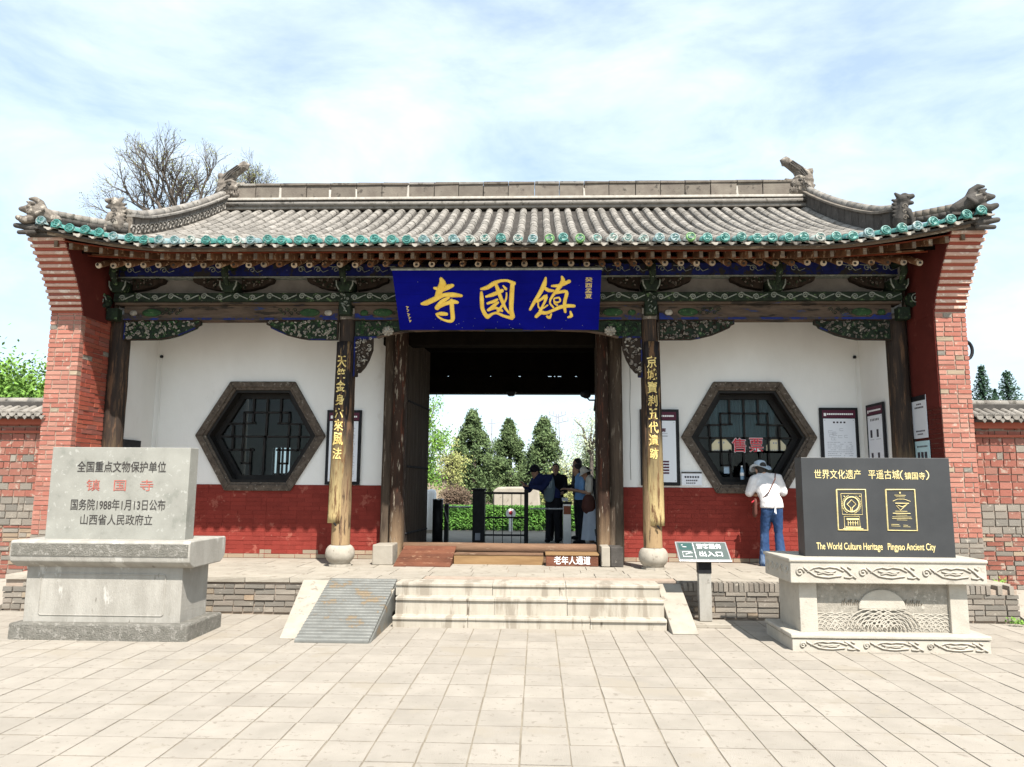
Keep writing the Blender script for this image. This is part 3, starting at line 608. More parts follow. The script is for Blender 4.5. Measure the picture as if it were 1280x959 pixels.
# --- painted beams between the columns
XL_, XR_ = -6.36, 5.27
COLX = [-6.36, -2.855, 1.655, 5.27]
def piece(nm, m, x0, x1, y0, y1, z0, z1, par=None, bv=.01, **k):
    b = MB(); b.box(x0, x1, y0, y1, z0, z1); return b.build(nm, m, par or gate, bevel=bv, **k)
for i in range(3):
    x0, x1 = COLX[i]+.0, COLX[i+1]-.0
    bm_ = piece('lower_beam', m_beam, x0+.12, x1-.12, YF, YF+.22, 4.045, 4.265)
    lb = piece('beam_edge', m_bluel, x0+.13, x1-.13, YF-.012, YF+.0, 4.045, 4.075, bm_, 0)
    sb = piece('scroll_board', m_dkgreen, x0, x1, YF-.10, YF+.25, 4.305, 4.435)
    piece('board_lip', m_beam, x0, x1, YF-.06, YF+.2, 4.265, 4.304, sb)
    # cloud scrolls carved along the board
    b = MB(); x = x0+.05; k = 0
    while x < x1-.1:
        zc = 4.37; b.spiral((x+.09, YF-.105, zc+(.012 if k % 2 else -.012)), (1, 0, 0), (0, 0, 1), .047, 1.6, .0095, 4, 1 if k % 2 else -1)
        b.tube([(x+.13, YF-.104, zc+(.03 if k % 2 else -.03)), (x+.19, YF-.107, zc), (x+.26, YF-.104, zc+(-.03 if k % 2 else .03))], .0095, 4, cap=False); x += .235+RM.uniform(-.02, .02); k += 1
    b.build('carved_scroll', m_pale, sb, kind='stuff')
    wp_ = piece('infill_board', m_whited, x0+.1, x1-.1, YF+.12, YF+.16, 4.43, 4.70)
    pl = piece('upper_purlin', m_blue, x0, x1, YF-.02, YF+.22, 4.715, 4.90)
    piece('purlin_strip', m_pale, x0, x1, YF-.03, YF+.16, 4.690, 4.706, pl, 0)
    piece('purlin_board', m_black, x0, x1, YF+.02, YF+.20, 4.90, 5.06, pl, 0)
    b = MB()
    for xa in ((x0+.18, x0+.45, x0+.7), (x1-.18, x1-.45, x1-.7), ((x0+x1)/2-.3, (x0+x1)/2+.3)):
        for x in xa:
            b.spiral((x, YF-.028, 4.81), (1, 0, 0), (0, 0, 1), .055, 1.3, .007, 4, RM.choice((1, -1)))
            b.tube([(x-.1, YF-.026, 4.86), (x, YF-.03, 4.845), (x+.08, YF-.026, 4.77), (x+.16, YF-.028, 4.80)], .006, 4, cap=False)
    b.build('painted_cloud', m_pale, pl, kind='stuff')
    # painted bundles on the lower beam near each column
    for sg, xc_ in ((1, x0), (-1, x1)):
        b = MB(); b.ell((xc_+sg*.55, YF-.004, 4.155), (.15, .02, .062), 14); b.build('painted_melon', m_leafgr, bm_, True)
        b = MB(); b.ell((xc_+sg*.27, YF-.004, 4.15), (.06, .02, .045), 12); b.build('painted_flower', m_petal if sg*i >= 0 and i != 1 else m_leafgr, bm_, True)
        b = MB(); b.prism([(xc_+sg*.13, 4.078), (xc_+sg*.42, 4.078), (xc_+sg*.38, 4.12), (xc_+sg*.34, 4.10), (xc_+sg*.22, 4.10), (xc_+sg*.18, 4.14), (xc_+sg*.13, 4.14)], YF-.008, YF+.002); b.build('painted_frame', m_bluel, bm_)
        b = MB()
        for q in range(6): b.spiral((xc_+sg*(.72+q*.055), YF-.006, 4.16+(.03 if q % 2 else -.02)), (1, 0, 0), (0, 0, 1), .035, 1.2, .006, 4, sg)
        b.build('painted_scroll', m_dkgreen, bm_, kind='stuff')
# --- carved spandrels under the beam
def carve_fill(poly, Y, par, nm, m1, m2, n, smin=.014, smax=.034, seed=0, dens=1.0):
    rr = random.Random(seed); xs = [p[0] for p in poly]; zs = [p[1] for p in poly]
    def inside(x, z):
        c = False; j = len(poly)-1
        for i in range(len(poly)):
            (xi, zi), (xj, zj) = poly[i], poly[j]
            if (zi > z) != (zj > z) and x < (xj-xi)*(z-zi)/(zj-zi)+xi: c = not c
            j = i
        return c
    A, B = MB(), MB(); k = 0
    while k < n:
        x, z = rr.uniform(min(xs), max(xs)), rr.uniform(min(zs), max(zs))
        if not inside(x, z) or not inside(x+.02, z-.02) or not inside(x-.02, z-.02): continue
        k += 1; s = rr.uniform(smin, smax); a = rr.uniform(0, math.pi); q = Matrix.Rotation(a, 3, 'Y')
        T = A if rr.random() < .55 else B
        t = rr.random()
        if t < .5: T.ell((x, Y-rr.uniform(0, .012), z), (s, .014, s*.45), 6, q)
        elif t < .8: T.spiral((x, Y-.008, z), (1, 0, 0), (0, 0, 1), s, 1.1, .006, 4, rr.choice((-1, 1)), 8)
        else:
            for w_ in range(5): T.ell((x+s*.5*math.cos(w_*1.257), Y-.012, z+s*.5*math.sin(w_*1.257)), (s*.38, .012, s*.38), 6)
    A.build(nm, m1, par, True, kind='stuff'); B.build(nm, m2, par, True, kind='stuff')
def spandrel(xc_, sg, ln, seed, m1, m2, par=None):
    P = [(xc_+sg*.13, 4.035), (xc_+sg*ln, 4.035), (xc_+sg*ln, 3.985), (xc_+sg*(ln-.05), 3.965), (xc_+sg*(ln-.07), 3.93), (xc_+sg*(ln-.18), 3.88), (xc_+sg*(ln-.32), 3.82), (xc_+sg*(ln-.5), 3.775), (xc_+sg*(ln-.62), 3.755), (xc_+sg*.13, 3.75)]
    if sg < 0: P = P[::-1]
    b = MB(); b.prism(P, YF+.04, YF+.12); sp = b.build('carved_spandrel', m_dkgreen, gate)
    for i in range(len(P)):
        p, q = P[i], P[(i+1) % len(P)]
        b = MB(); b.tube([(p[0], YF+.035, p[1]), (q[0], YF+.035, q[1])], .012, 5); b.build('spandrel_rim', m_blue if RM.random() < .3 else m_wood, sp)
    carve_fill(P, YF+.035, sp, 'carved_foliage', m1, m2, 150, seed=seed)
spandrel(COLX[0], 1, 1.28, 1, m_petal, m_leafgr); spandrel(COLX[1], -1, 1.20, 2, m_petal, m_leafgr)
spandrel(COLX[2], 1, 1.22, 3, m_carv, m_wood); spandrel(COLX[3], -1, 1.22, 4, m_carv, m_dkgreen)
# centre bay: a shallow carved arch board with panels beside the columns, and hanging brackets
xa, xb = COLX[1]+.13, COLX[2]-.13
P = [(xa, 4.035), (xb, 4.035), (xb, 3.79), (xb-.35, 3.79), (xb-.55, 3.84), (xb-.8, 3.885), (xb-1.3, 3.90), (xa+1.3, 3.90), (xa+.8, 3.885), (xa+.55, 3.84), (xa+.35, 3.79), (xa, 3.79)]
b = MB(); b.prism(P[::-1], YF+.05, YF+.13); ab = b.build('arch_board', m_dkgreen, gate)
low = P[2:]
for p, q in zip(low[:-1], low[1:]):
    b = MB(); b.tube([(p[0], YF+.045, p[1]), (q[0], YF+.045, q[1])], .022 if abs(p[1]-3.79) > .01 or abs(q[1]-3.79) > .01 else .012, 6); b.build('arch_edge', m_beam if abs(q[1]-3.79) > .01 or abs(p[1]-3.79) > .01 else m_blue, ab)
carve_fill([(xa, 4.03), (xa+.52, 4.03), (xa+.52, 3.86), (xa+.38, 3.80), (xa, 3.80)], YF+.045, ab, 'carved_foliage', m_leafgr, m_carv, 60, seed=11)
carve_fill([(xb, 4.03), (xb-.52, 4.03), (xb-.52, 3.86), (xb-.38, 3.80), (xb, 3.80)], YF+.045, ab, 'carved_foliage', m_leafgr, m_dkgreen, 60, seed=12)
for x in (xa+.50, xb-.46):
    b = MB()
    for rg, cnt, rad in ((.0, 1, .03), (.035, 6, .026), (.065, 9, .026)):
        for k in range(cnt): t = k*6.283/cnt; b.ell((x+rg*math.cos(t), YF-.0+rg*.2, 3.875+rg*.85*math.sin(t)), (rad, .02, rad), 7)
    b.build('carved_peony', m_petal, ab, True)
for xc_, sg, sd in ((COLX[1]+.13, 1, 13), (COLX[2]-.13, -1, 14)):
    P = [(xc_, 3.77), (xc_+sg*.27, 3.77), (xc_+sg*.27, 3.60), (xc_+sg*.22, 3.45), (xc_+sg*.16, 3.34), (xc_+sg*.09, 3.26), (xc_+sg*.05, 3.26), (xc_+sg*.05, 3.20), (xc_, 3.20)]
    if sg < 0: P = P[::-1]
    b = MB(); b.prism(P, YF+.06, YF+.12); hb = b.build('hanging_bracket', m_wood, gate)
    for i in range(len(P)):
        p, q = P[i], P[(i+1) % len(P)]; b = MB(); b.tube([(p[0], YF+.055, p[1]), (q[0], YF+.055, q[1])], .013, 5); b.build('bracket_rim', m_blue if i == len(P)-1 or i == 0 else m_wood, hb)
    carve_fill(P, YF+.055, hb, 'carved_foliage', m_carv, m_petal, 46, seed=sd)
# --- bracket blocks with projecting noses, and the dark carved boards beside them
NX = [COLX[0]+.08, -4.60, COLX[1], COLX[2], 3.46, COLX[3]-.06]
for i, x in enumerate(NX):
    b = MB(); b.prism([(x-.085, 4.44), (x+.085, 4.44), (x+.125, 4.53), (x+.13, 4.60), (x-.13, 4.60), (x-.125, 4.53)], YF-.16, YF+.2); bk = b.build('bracket_block', m_dkgreen, gate, bevel=.01)
    b = MB(); b.tube([(x-.125, YF-.165, 4.60), (x-.118, YF-.168, 4.53), (x-.085, YF-.165, 4.47)], .011, 5); b.tube([(x+.125, YF-.165, 4.60), (x+.118, YF-.168, 4.53), (x+.085, YF-.165, 4.47)], .011, 5); b.build('pale_outline', m_pale, bk)
    b = MB(); b.tube([(x, YF-.0, 4.84), (x, YF-.20, 4.84), (x, YF-.30, 4.78), (x, YF-.31, 4.68), (x, YF-.25, 4.60), (x, YF-.20, 4.55)], [.055, .055, .05, .05, .042, .03], 8); b.build('bracket_nose', m_dkgreen, bk, True)
    b = MB()
    for q in range(4): b.tube([(x-.045, YF-.26-.02*q % .05, 4.80-.06*q), (x, YF-.35+.012*q, 4.785-.06*q), (x+.045, YF-.26, 4.80-.06*q)], .006, 4)
    b.build('pale_outline', m_pale, bk)
    if i in (2, 3):                      # small carved block on the face of the column head
        b = MB(); b.box(x-.09, x+.09, YF-.12, YF+.05, 4.10, 4.43); q_ = b.build('column_head', m_dkgreen, bk, bevel=.02)
        carve_fill([(x-.08, 4.12), (x+.08, 4.12), (x+.08, 4.42), (x-.08, 4.42)], YF-.122, bk, 'carved_foliage', m_pale, m_dkgreen, 16, seed=60+i)
    for sg in (-1, 1):
        if (i == 0 and sg < 0) or (i == 5 and sg > 0): continue
        P = [(x+sg*.13, 4.685), (x+sg*.62, 4.685), (x+sg*.60, 4.63), (x+sg*.52, 4.60), (x+sg*.45, 4.56), (x+sg*.30, 4.52), (x+sg*.15, 4.50)]
        b = MB(); b.prism(P if sg < 0 else P[::-1], YF+.0, YF+.12); wb = b.build('bracket_wing', m_wood, bk)
        carve_fill(P, YF-.004, bk, 'carved_foliage', m_carv, m_dkgreen, 26, .010, .022, seed=30+i*2+sg)
for x, sg in ((-6.48, -1), (5.40, 1)):   # carved beam end on the red plaster beside the outer columns
    b = MB(); b.ell((x+.12*-sg*0, YF-.10, 4.30), (.10, .10, .12), 10)
    for k in range(5): b.ell((x+.07*math.cos(k*1.25), YF-.19, 4.30+.08*math.sin(k*1.25)), (.04, .03, .04), 7)
    b.build('carved_beam_end', m_dkgreen, gate, True)
    b = MB(); b.spiral((x, YF-.215, 4.30), (1, 0, 0), (0, 0, 1), .085, 1.6, .008, 4); b.build('pale_outline', m_pale, gate)
    b = MB(); b.box(min(x-sg*.05, x-sg*.22), max(x-sg*.05, x-sg*.22), YF-.14, YF, 4.02, 4.20); b.build('column_head', m_dkgreen, gate, bevel=.01)

# --- rafters: round ends on the purlin line, square flying rafters in front, boards
XA, XB = -6.36, 5.30
n = 54; rb = MB(); rb.tube([(0, 0, 0), (0, .86, .42)], .045, 10, cap=False); rm_ = rb.mesh('round_rafter', m_rafter, True)
eb = MB(); eb.tube([(0, -.004, 0), (0, .012, .004)], .044, 12, cap=False); em_ = [eb.mesh('rafter_end', m_rend), eb.mesh('rafter_end', m_rafter)]
e2 = MB(); e2.ell((0, -.006, 0), (.020, .006, .020), 8); e2m = e2.mesh('painted_dot', m_ink)
fb = MB(); fb.box(-.026, .026, 0, .75, -.048, .045, .003); fb.v = [(x, y, z+.30*y) for x, y, z in fb.v]; fm_ = fb.mesh('flying_rafter', m_rafter)
fe = MB(); fe.box(-.024, .024, -.006, .004, -.043, .040, .002); fem = fe.mesh('rafter_end', m_eaveb)
for i in range(n):
    x = XA+.12+(XB-XA-.20)*i/(n-1)
    z = 4.675; r_ = inst('round_rafter', rm_, gate, (x, 9.98, z+RM.uniform(-.006, .006)))
    e_ = inst('rafter_end', em_[0] if (RM.random() < .62) else em_[1], r_, (x, 9.978, r_.location.z)); d_ = inst('painted_dot', e2m, r_, (x+RM.uniform(-.01, .01), 9.972, r_.location.z+RM.uniform(-.008, .008)))
nf = 58
for i in range(nf):
    x = XLo+.35+(XRo-XLo-.62)*i/(nf-1); z = 4.655+flare(x)*.75
    r_ = inst('flying_rafter', fm_, gate, (x, 9.52, z)); inst('rafter_end', fem, r_, (x, 9.515, z))
def strip(nm, m, y0, z0, y1, z1, th, kz=1.0, xa=XLo+.28, xb=XRo-.22, par=None):
    b = MB(); N_ = 40; xs = [xa+(xb-xa)*i/N_ for i in range(N_+1)]
    for a, c in zip(xs[:-1], xs[1:]):
        fa, fc = flare(a)*kz, flare(c)*kz
        b.hexa([(a, y0, z0+fa), (c, y0, z0+fc), (c, y1, z1+fc), (a, y1, z1+fa), (a, y0, z0+th+fa), (c, y0, z0+th+fc), (c, y1, z1+th+fc), (a, y1, z1+th+fa)])
    return b.build(nm, m, par or gate)
strip('flying_eave_board', m_redboard, 9.53, 4.70, 10.25, 4.92, .02, .75)
strip('eave_edge', m_eaveb, 9.42, 4.695, 9.52, 4.72, .055, .9)
strip('eave_fascia', m_eaveb, 9.36, 4.735, 9.50, 4.76, .030, 1.0)
strip('rafter_fillet', m_rafter, 9.91, 4.722, 9.97, 4.735, .028, .4, XA+.05, XB-.05)
strip('orange_fillet', m_rafter, 9.60, 4.600, 9.68, 4.62, .018, .75, XA+.1, XB-.1) if 0 else None
strip('lower_eave_board', m_redboard, 9.9, 4.62+.10, 10.9, 5.20, .02, .3, XA, XB)

# --- roof: tile bed, half-round tiles, end discs, drip tiles
b = MB(); ys = [9.36+(YR-9.36)*i/12 for i in range(13)]
def roofx(y): return (XLo-.02, XRo+.02) if y < 10.25 else (-6.16, 5.24)
for a, c in zip(ys[:-1], ys[1:]):
    xa, xb = roofx((a+c)/2); N_ = 36; xs = [xa+(xb-xa)*i/N_ for i in range(N_+1)]
    for p, q in zip(xs[:-1], xs[1:]):
        za, zb, zc, zd = (zroof(yy)-.055+flare(xx, yy) for xx, yy in ((p, a), (q, a), (q, c), (p, c)))
        b.hexa([(p, a, za-.05), (q, a, zb-.05), (q, c, zc-.05), (p, c, zd-.05), (p, a, za), (q, a, zb), (q, c, zc), (p, c, zd)])
ys2 = [YR+(YB+.9-YR)*i/8 for i in range(9)]
for a, c in zip(ys2[:-1], ys2[1:]):
    za, zc = zroof(a)-.055, zroof(c)-.055; b.hexa([(-6.16, a, za-.05), (5.24, a, za-.05), (5.24, c, zc-.05), (-6.16, c, zc-.05), (-6.16, a, za), (5.24, a, za), (5.24, c, zc), (-6.16, c, zc)])
roof = b.build('roof', m_tiled, gate)
def half_tile(r, ln, m, nm):
    b = MB(); k = 9
    for y, rr_ in ((0, r), (ln*.94, r*.93), (ln, r*.90)):
        for i in range(k): t = math.pi*i/(k-1); b.v.append((rr_*math.cos(t), y, rr_*math.sin(t)*1.0))
    for j in range(2):
        for i in range(k-1): b.f.append((j*k+i, j*k+i+1, (j+1)*k+i+1, (j+1)*k+i))
    b.f.append(tuple(range(k))); b.f.append(tuple(range(3*k-1, 2*k-1, -1))); me = b.mesh(nm, m)
    for p in me.polygons: p.use_smooth = len(p.vertices) == 4
    return me
TR_ = .066
tmesh = half_tile(TR_, .30, m_tile, 'roof_tile'); tglz = [half_tile(TR_*1.02, .26, q, 'roof_tile') for q in (m_teal, m_teal2, m_aged)]
disc = []
for q in (m_teal, m_teal2, m_aged, m_green):
    b = MB(); b.tube([(0, 0, 0), (0, .03, 0)], .064, 18, cap=False); b.tube([(.056*math.cos(t), -.004, .056*math.sin(t)) for t in [i*6.2832/16 for i in range(17)]], .007, 4, cap=False); disc.append(b.mesh('end_disc', q))
sw = MB(); sw.tube([(.028, -.006, .022), (.005, -.006, .034), (-.022, -.006, .022), (-.012, -.006, .004), (.014, -.006, -.006), (.022, -.006, -.024), (-.004, -.006, -.034), (-.028, -.006, -.022)], .0055, 4); m_tealdk = M('dark_glaze_relief', (.03, .12, .11), (.06, .17, .15), 20, .45, .1, 60)
swm = sw.mesh('dragon_relief', m_tealdk)
sw = MB(); sw.spiral((.008, -.006, .010), (1, 0, 0), (0, 0, 1), .026, 1.2, .005, 4); sw.tube([(-.03, -.006, .02), (-.034, -.006, -.01), (-.012, -.006, -.034), (.02, -.006, -.03)], .006, 4); swm2 = sw.mesh('dragon_relief', m_tealdk)
dp = MB(); dp.prism([(-.06, .016), (-.052, -.008), (-.028, -.020), (-.012, -.036), (.010, -.037), (.030, -.020), (.052, -.010), (.06, .016), (.03, .004), (0, 0), (-.03, .004)], -.02, .012); dp.box(-.07, .07, 0, .2, -.012, -.002); dpm = dp.mesh('drip_tile', m_tile); dpl = dp.mesh('drip_tile', m_lime)
NR = 61; rowx = [-6.66+(5.70+6.66)*i/(NR-1) for i in range(NR)]
rest = MB(); cnt = 0
for i, x in enumerate(rowx):
    big = .5+.5*noise.noise(Vector((x*.9, 3, 0)))
    kx = RM.random(); k = (0 if kx < .42 else 1 if kx < .7 else 2 if kx < .93 else 3)
    if abs(x-XC) > 4.2: k = 0 if kx < .55 else 1 if kx < .9 else 2
    wob = RM.uniform(-.017, .017); fx = flare(x, 9.3)
    dsc = inst('end_disc', disc[k], roof, (x+wob, 9.28, 4.812+fx+RM.uniform(-.012, .010)), (.99,)*3, (R(-12), 0, 0))
    o = inst('dragon_relief', RM.choice((swm, swm2, swm2)), roof, dsc.location, (.99,)*3, (R(-12), RM.uniform(-1.2, 1.2), 0))
    inst('drip_tile', dpl if RM.random() < .5 else dpm, roof, (x+.103, 9.33, 4.755+flare(x+.103)), (1.05+RM.uniform(-.12, .12), 1, 1.0+RM.uniform(-.3, .2)), (R(10), RM.uniform(-.12, .12), 0))
    y = 9.29; j = 0; ymax = 13.16 if -6.16 < x < 5.2 else 9.72
    while y < ymax:
        dy = .30; z0_, z1_ = zroof(y)+flare(x, y), zroof(y+dy)+flare(x, y+dy); an = math.atan2(z1_-z0_, dy)
        lx = x+wob*.5+RM.uniform(-.005, .005)
        if j == 0: inst('roof_tile', tglz[min(k, 2)], roof, (lx, y, z0_-.035), (1, 1, 1), (an, 0, 0)); cnt += 1
        elif cnt < 300 and j < 5: inst('roof_tile', tmesh, roof, (lx, y, z0_-.035), (1.04, 1.0, RM.uniform(.97, 1.05)), (an, 0, RM.uniform(-.012, .012))); cnt += 1
        else:
            kk = 7; base = len(rest.v); M3 = Matrix.Rotation(an, 3, 'X')
            for yy, rr_ in ((0, TR_*1.04), (.29/math.cos(an)*1, TR_*.93)):
                for q in range(kk): t = math.pi*q/(kk-1); rest.v.append(tuple(Vector((lx, y, z0_-.035))+M3 @ Vector((rr_*math.cos(t), yy, rr_*math.sin(t)))))
            for q in range(kk-1): rest.f.append((base+q, base+q+1, base+kk+q+1, base+kk+q))
            rest.f.append(tuple(range(base, base+kk)))
        y += dy*math.cos(an) if j else .26*math.cos(an); j += 1
for x in [q for q in rowx if -6.2 < q < 5.2]:   # rear slope
    pts = [(x, yy, zroof(yy)-.03) for yy in ys2]; rest.tube(pts, TR_, 6, cap=False)
rest.build('roof_tile', m_tile, roof, kind='stuff')
pan = MB()                                # concave pan tiles between the rows
for i in range(NR-1):
    x = (rowx[i]+rowx[i+1])/2
    if not -6.16 < x < 5.2: continue
    y = 9.5
    while y < 13.1:
        z = zroof(y)-.045+flare(x, y); z2 = zroof(y+.10)-.052+flare(x, y+.1)
        pan.hexa([(x-.05, y, z-.012), (x+.05, y, z-.012), (x+.05, y+.11, z2), (x-.05, y+.11, z2), (x-.05, y, z+.006), (x+.05, y, z+.006), (x+.05, y+.11, z2+.006), (x-.05, y+.11, z2+.006)]); y += .10
pan.build('pan_tile', m_tiled, roof, kind='stuff')

# --- main ridge
rx0, rx1 = -5.80, 4.66; zb = 6.80
piece('ridge_base', m_tile, -6.02, 5.0, YR-.20, YR+.2, zb-.10, zb+.0, roof, .02)
b = MB(); b.tube([(-5.98, YR-.20, zb+.0), (-2, YR-.20, zb-.012), (2, YR-.20, zb-.005), (4.98, YR-.20, zb+.01)], .045, 8, cap=False); b.build('ridge_moulding', m_tile, roof, True)
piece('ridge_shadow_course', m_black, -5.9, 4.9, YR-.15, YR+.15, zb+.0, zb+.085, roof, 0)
b = MB(); b.box(-5.92, 4.92, YR-.19, YR+.19, zb+.085, zb+.135); b.build('ridge_ledge', m_lime, roof, bevel=.01)
x = rx0; i = 0
while x < rx1-.1:
    w_ = .475+RM.uniform(-.02, .02); e = min(x+w_, rx1)
    if rx1-e < .2: e = rx1
    b = MB(); b.box(x+.006, e-.006, YR-.12+RM.uniform(-.008, .008), YR+.12, zb+.135, zb+.385, .004); b.build('ridge_panel', m_ridge, roof, bevel=.006)
    b = MB(); b.box(x+.004, e-.004, YR-.145, YR+.145, zb+.385, zb+.43, .004); b.build('ridge_cap', m_tile if RM.random() < .4 else m_ridge, roof, bevel=.01)
    b = MB(); b.tube([(x+.01, YR, zb+.44), (e-.01, YR, zb+.435+RM.uniform(-.006, .006))], .055, 8, cap=False); b.build('ridge_tile', m_tiled, roof, True)
    if i in (1, 3, 4, 6, 13, 19): b = MB(); b.box(e-.018, e+.016, YR-.132, YR+.13, zb+.14, zb+RM.uniform(.30, .44), .010); b.build('lime_patch', m_lime, roof)
    x = e; i += 1
# --- descending ridges over the gable ends
for s, (xr, ye) in enumerate(((-5.94, 10.05), (4.98, 10.05))):
    N_ = 13; yy = [ye+(YR-.12-ye)*i/N_ for i in range(N_+1)]
    for k, (a, c) in enumerate(zip(yy[:-1], yy[1:])):
        za, zc_ = zroof(a), zroof(c); hh = .30+.03*(k/N_); g_ = .004
        up0 = .05*max(0, 1-(a-ye)/.6)**2; up1 = .05*max(0, 1-(c-ye)/.6)**2
        b = MB(); b.hexa([(xr-.09, a+g_, za-.05), (xr+.09, a+g_, za-.05), (xr+.09, c-g_, zc_-.05), (xr-.09, c-g_, zc_-.05), (xr-.09, a+g_, za+.28+up0), (xr+.09, a+g_, za+.28+up0), (xr+.09, c-g_, zc_+.28+up1), (xr-.09, c-g_, zc_+.28+up1)])
        rp_ = b.build('gable_ridge_panel', m_ridge if s == 0 else m_tiled, roof, bevel=.006)
        b = MB(); b.hexa([(xr-.125, a, za+.28+up0), (xr+.125, a, za+.28+up0), (xr+.125, c, zc_+.28+up1), (xr-.125, c, zc_+.28+up1), (xr-.125, a, za+.32+up0), (xr+.125, a, za+.32+up0), (xr+.125, c, zc_+.32+up1), (xr-.125, c, zc_+.32+up1)]); b.build('gable_ridge_cap', m_tile if s == 0 else m_ridge, roof, bevel=.006)
        b = MB(); b.tube([(xr, a, za+.34+up0), (xr, c, zc_+.34+up1)], .065, 8, cap=False); b.build('gable_ridge_tile', m_tile, roof, True)
        if s == 0:
            b = MB()
            for q in range(2):
                ym = a+(c-a)*(.28+.45*q); zm_ = zroof(ym)+.13
                b.spiral((xr+.095, ym, zm_), (0, 1, 0), (0, .0, 1), .085, 1.5, .013, 4, 1 if q else -1, 12)
            b.build('ridge_scroll', m_tile, roof, kind='stuff')
# --- low corner ridges running out to the corners
for s, (x0, x1) in enumerate(((-5.9, -6.86), (4.95, 5.82))):
    pts = []
    for i in range(13):
        t = i/12; x = x0+(x1-x0)*t; y = 10.05+(9.42-10.05)*t
        pts.append(Vector((x, y, zroof(y)+flare(x, 9.3)*.97+.075+.05*t)))
    pts = sorted(pts, key=lambda p: p.x, reverse=(s == 0))
    for k, (p, q) in enumerate(zip(pts[:-1], pts[1:])):
        b = MB(); b.tube([p, p+(q-p)*1.04], [.062, .058], 8, cap=False); b.build('corner_ridge_tile', m_tile if s == 0 else m_ridge, roof, True)
        b = MB(); b.tube([p-Vector((0, .01, .07)), q-Vector((0, .01, .07))], .05, 6, cap=False); b.build('corner_ridge_base', m_tiled, roof, True)

# --- glazed and clay beasts
def ridge_beast(x, s):                  # s = +1: curls towards +x
    b = MB(); y = YR-.02; z = zb+.13
    b.ell((x-s*.02, y, z+.20), (.20, .16, .22), 12); b.ell((x+s*.10, y-.05, z+.24), (.15, .13, .12), 10)      # body, head
    b.ell((x+s*.19, y-.02, z+.08), (.13, .12, .055), 10); b.tube([(x+s*.12, y-.03, z+.30), (x+s*.24, y-.03, z+.30), (x+s*.30, y-.03, z+.34)], [.07, .055, .03], 8)   # jaws
    b.tube([(x+s*.16, y-.04, z+.19), (x+s*.26, y-.05, z+.17)], [.05, .02], 6)
    b.tube([(x-s*.06, y, z+.30), (x-s*.02, y, z+.44), (x+s*.08, y, z+.55), (x+s*.18, y, z+.63), (x+s*.25, y, z+.68)], [.16, .135, .10, .09, .085], 10)
    b.ell((x+s*.27, y, z+.70), (.095, .095, .09), 10); b.tube([(x+s*.27, y, z+.77), (x+s*.35, y, z+.72), (x+s*.33, y, z+.64), (x+s*.27, y, z+.64)], [.04, .045, .035, .03], 8)
    for k in range(5): b.tube([(x-s*.15, y-.03, z+.08+k*.10), (x-s*(.25-.02*k), y, z+.14+k*.10)], [.06, .025], 6)
    b.ell((x-s*.15, y-.02, z+.50), (.07, .07, .06), 8); b.tube([(x-s*.15, y, z+.50), (x-s*.20, y, z+.56)], [.04, .02], 6)
    b.tube([(x+s*.0, y-.13, z+.33), (x+s*.10, y-.15, z+.35), (x+s*.18, y-.12, z+.33)], [.03, .035, .02], 6)
    for k in range(4): b.tube([(x+s*(.10+.05*k), y-.13, z+.15), (x+s*(.10+.05*k), y-.13, z+.10)], .016, 5)
    o = b.build('ridge_dragon', m_carv, roof, True, remesh=.012, sm=1)
    e = MB(); e.ell((x+s*.09, y-.175, z+.28), (.035, .02, .028), 8); e.build('eye', m_tiled, roof, True)
    e = MB()
    for k in range(4): e.spiral((x-s*.10+s*.05*k, y-.165, z+.08+.05*k), (1, 0, 0), (0, 0, 1), .05, 1.2, .010, 4)
    e.tube([(x+s*.0, y-.15, z+.38), (x+s*.09, y-.12, z+.50), (x+s*.24, y-.09, z+.64)], .012, 4); e.tube([(x-s*.06, y-.15, z+.40), (x+s*.02, y-.12, z+.54), (x+s*.18, y-.09, z+.68)], .012, 4); e.tube([(x-s*.02, y-.155, z+.38), (x+s*.05, y-.125, z+.52), (x+s*.21, y-.095, z+.66)], .010, 4)
    e.build('relief_line', m_tiled, roof, kind='stuff')
ridge_beast(-5.90, 1); ridge_beast(4.90, -1)
def seated_beast(x, y, z, s):           # sits at the foot of the gable ridge and faces along s
    b = MB(); b.ell((x-s*.02, y, z+.12), (.10, .12, .14), 10); b.tube([(x-s*.02, y-.02, z+.14), (x+s*.0, y-.04, z+.27), (x+s*.01, y-.05, z+.36)], [.10, .08, .07], 10)
    b.ell((x+s*.01, y-.05, z+.41), (.085, .085, .075), 10); b.tube([(x+s*.05, y-.07, z+.44), (x+s*.13, y-.08, z+.455)], [.055, .035], 8); b.tube([(x+s*.05, y-.07, z+.37), (x+s*.12, y-.08, z+.36)], [.045, .028], 8)
    b.tube([(x-s*.04, y-.05, z+.46), (x-s*.08, y-.04, z+.51)], [.04, .02], 6); b.ell((x+s*.03, y-.06, z+.48), (.05, .05, .03), 8); b.ell((x+s*.13, y-.08, z+.475), (.022, .03, .02), 6)
    for q in (-.05, .06): b.tube([(x+s*.05, y+q-.05, z+.24), (x+s*.09, y+q-.07, z+.12), (x+s*.10, y+q-.08, z+.0)], [.045, .035, .035], 6)
    for k in range(5): b.tube([(x-s*.06, y-.03, z+.18+.055*k), (x-s*.125, y-.03, z+.20+.055*k)], [.035, .016], 6)
    o = b.build('seated_beast', m_carv if s < 0 else m_tiled, roof, True, remesh=.011, sm=1)
    b = MB(); b.ell((x+s*.05, y-.13, z+.44), (.018, .012, .016), 6)
    for k in range(3): b.spiral((x+s*.0, y-.115, z+.14+.08*k), (1, 0, 0), (0, 0, 1), .04, 1.2, .008, 4)
    b.build('relief_line', m_tiled if s < 0 else m_carv, roof, kind='stuff')
pL = atp(146, 288, 10.0); pR = atp(1127, 279, 10.0)
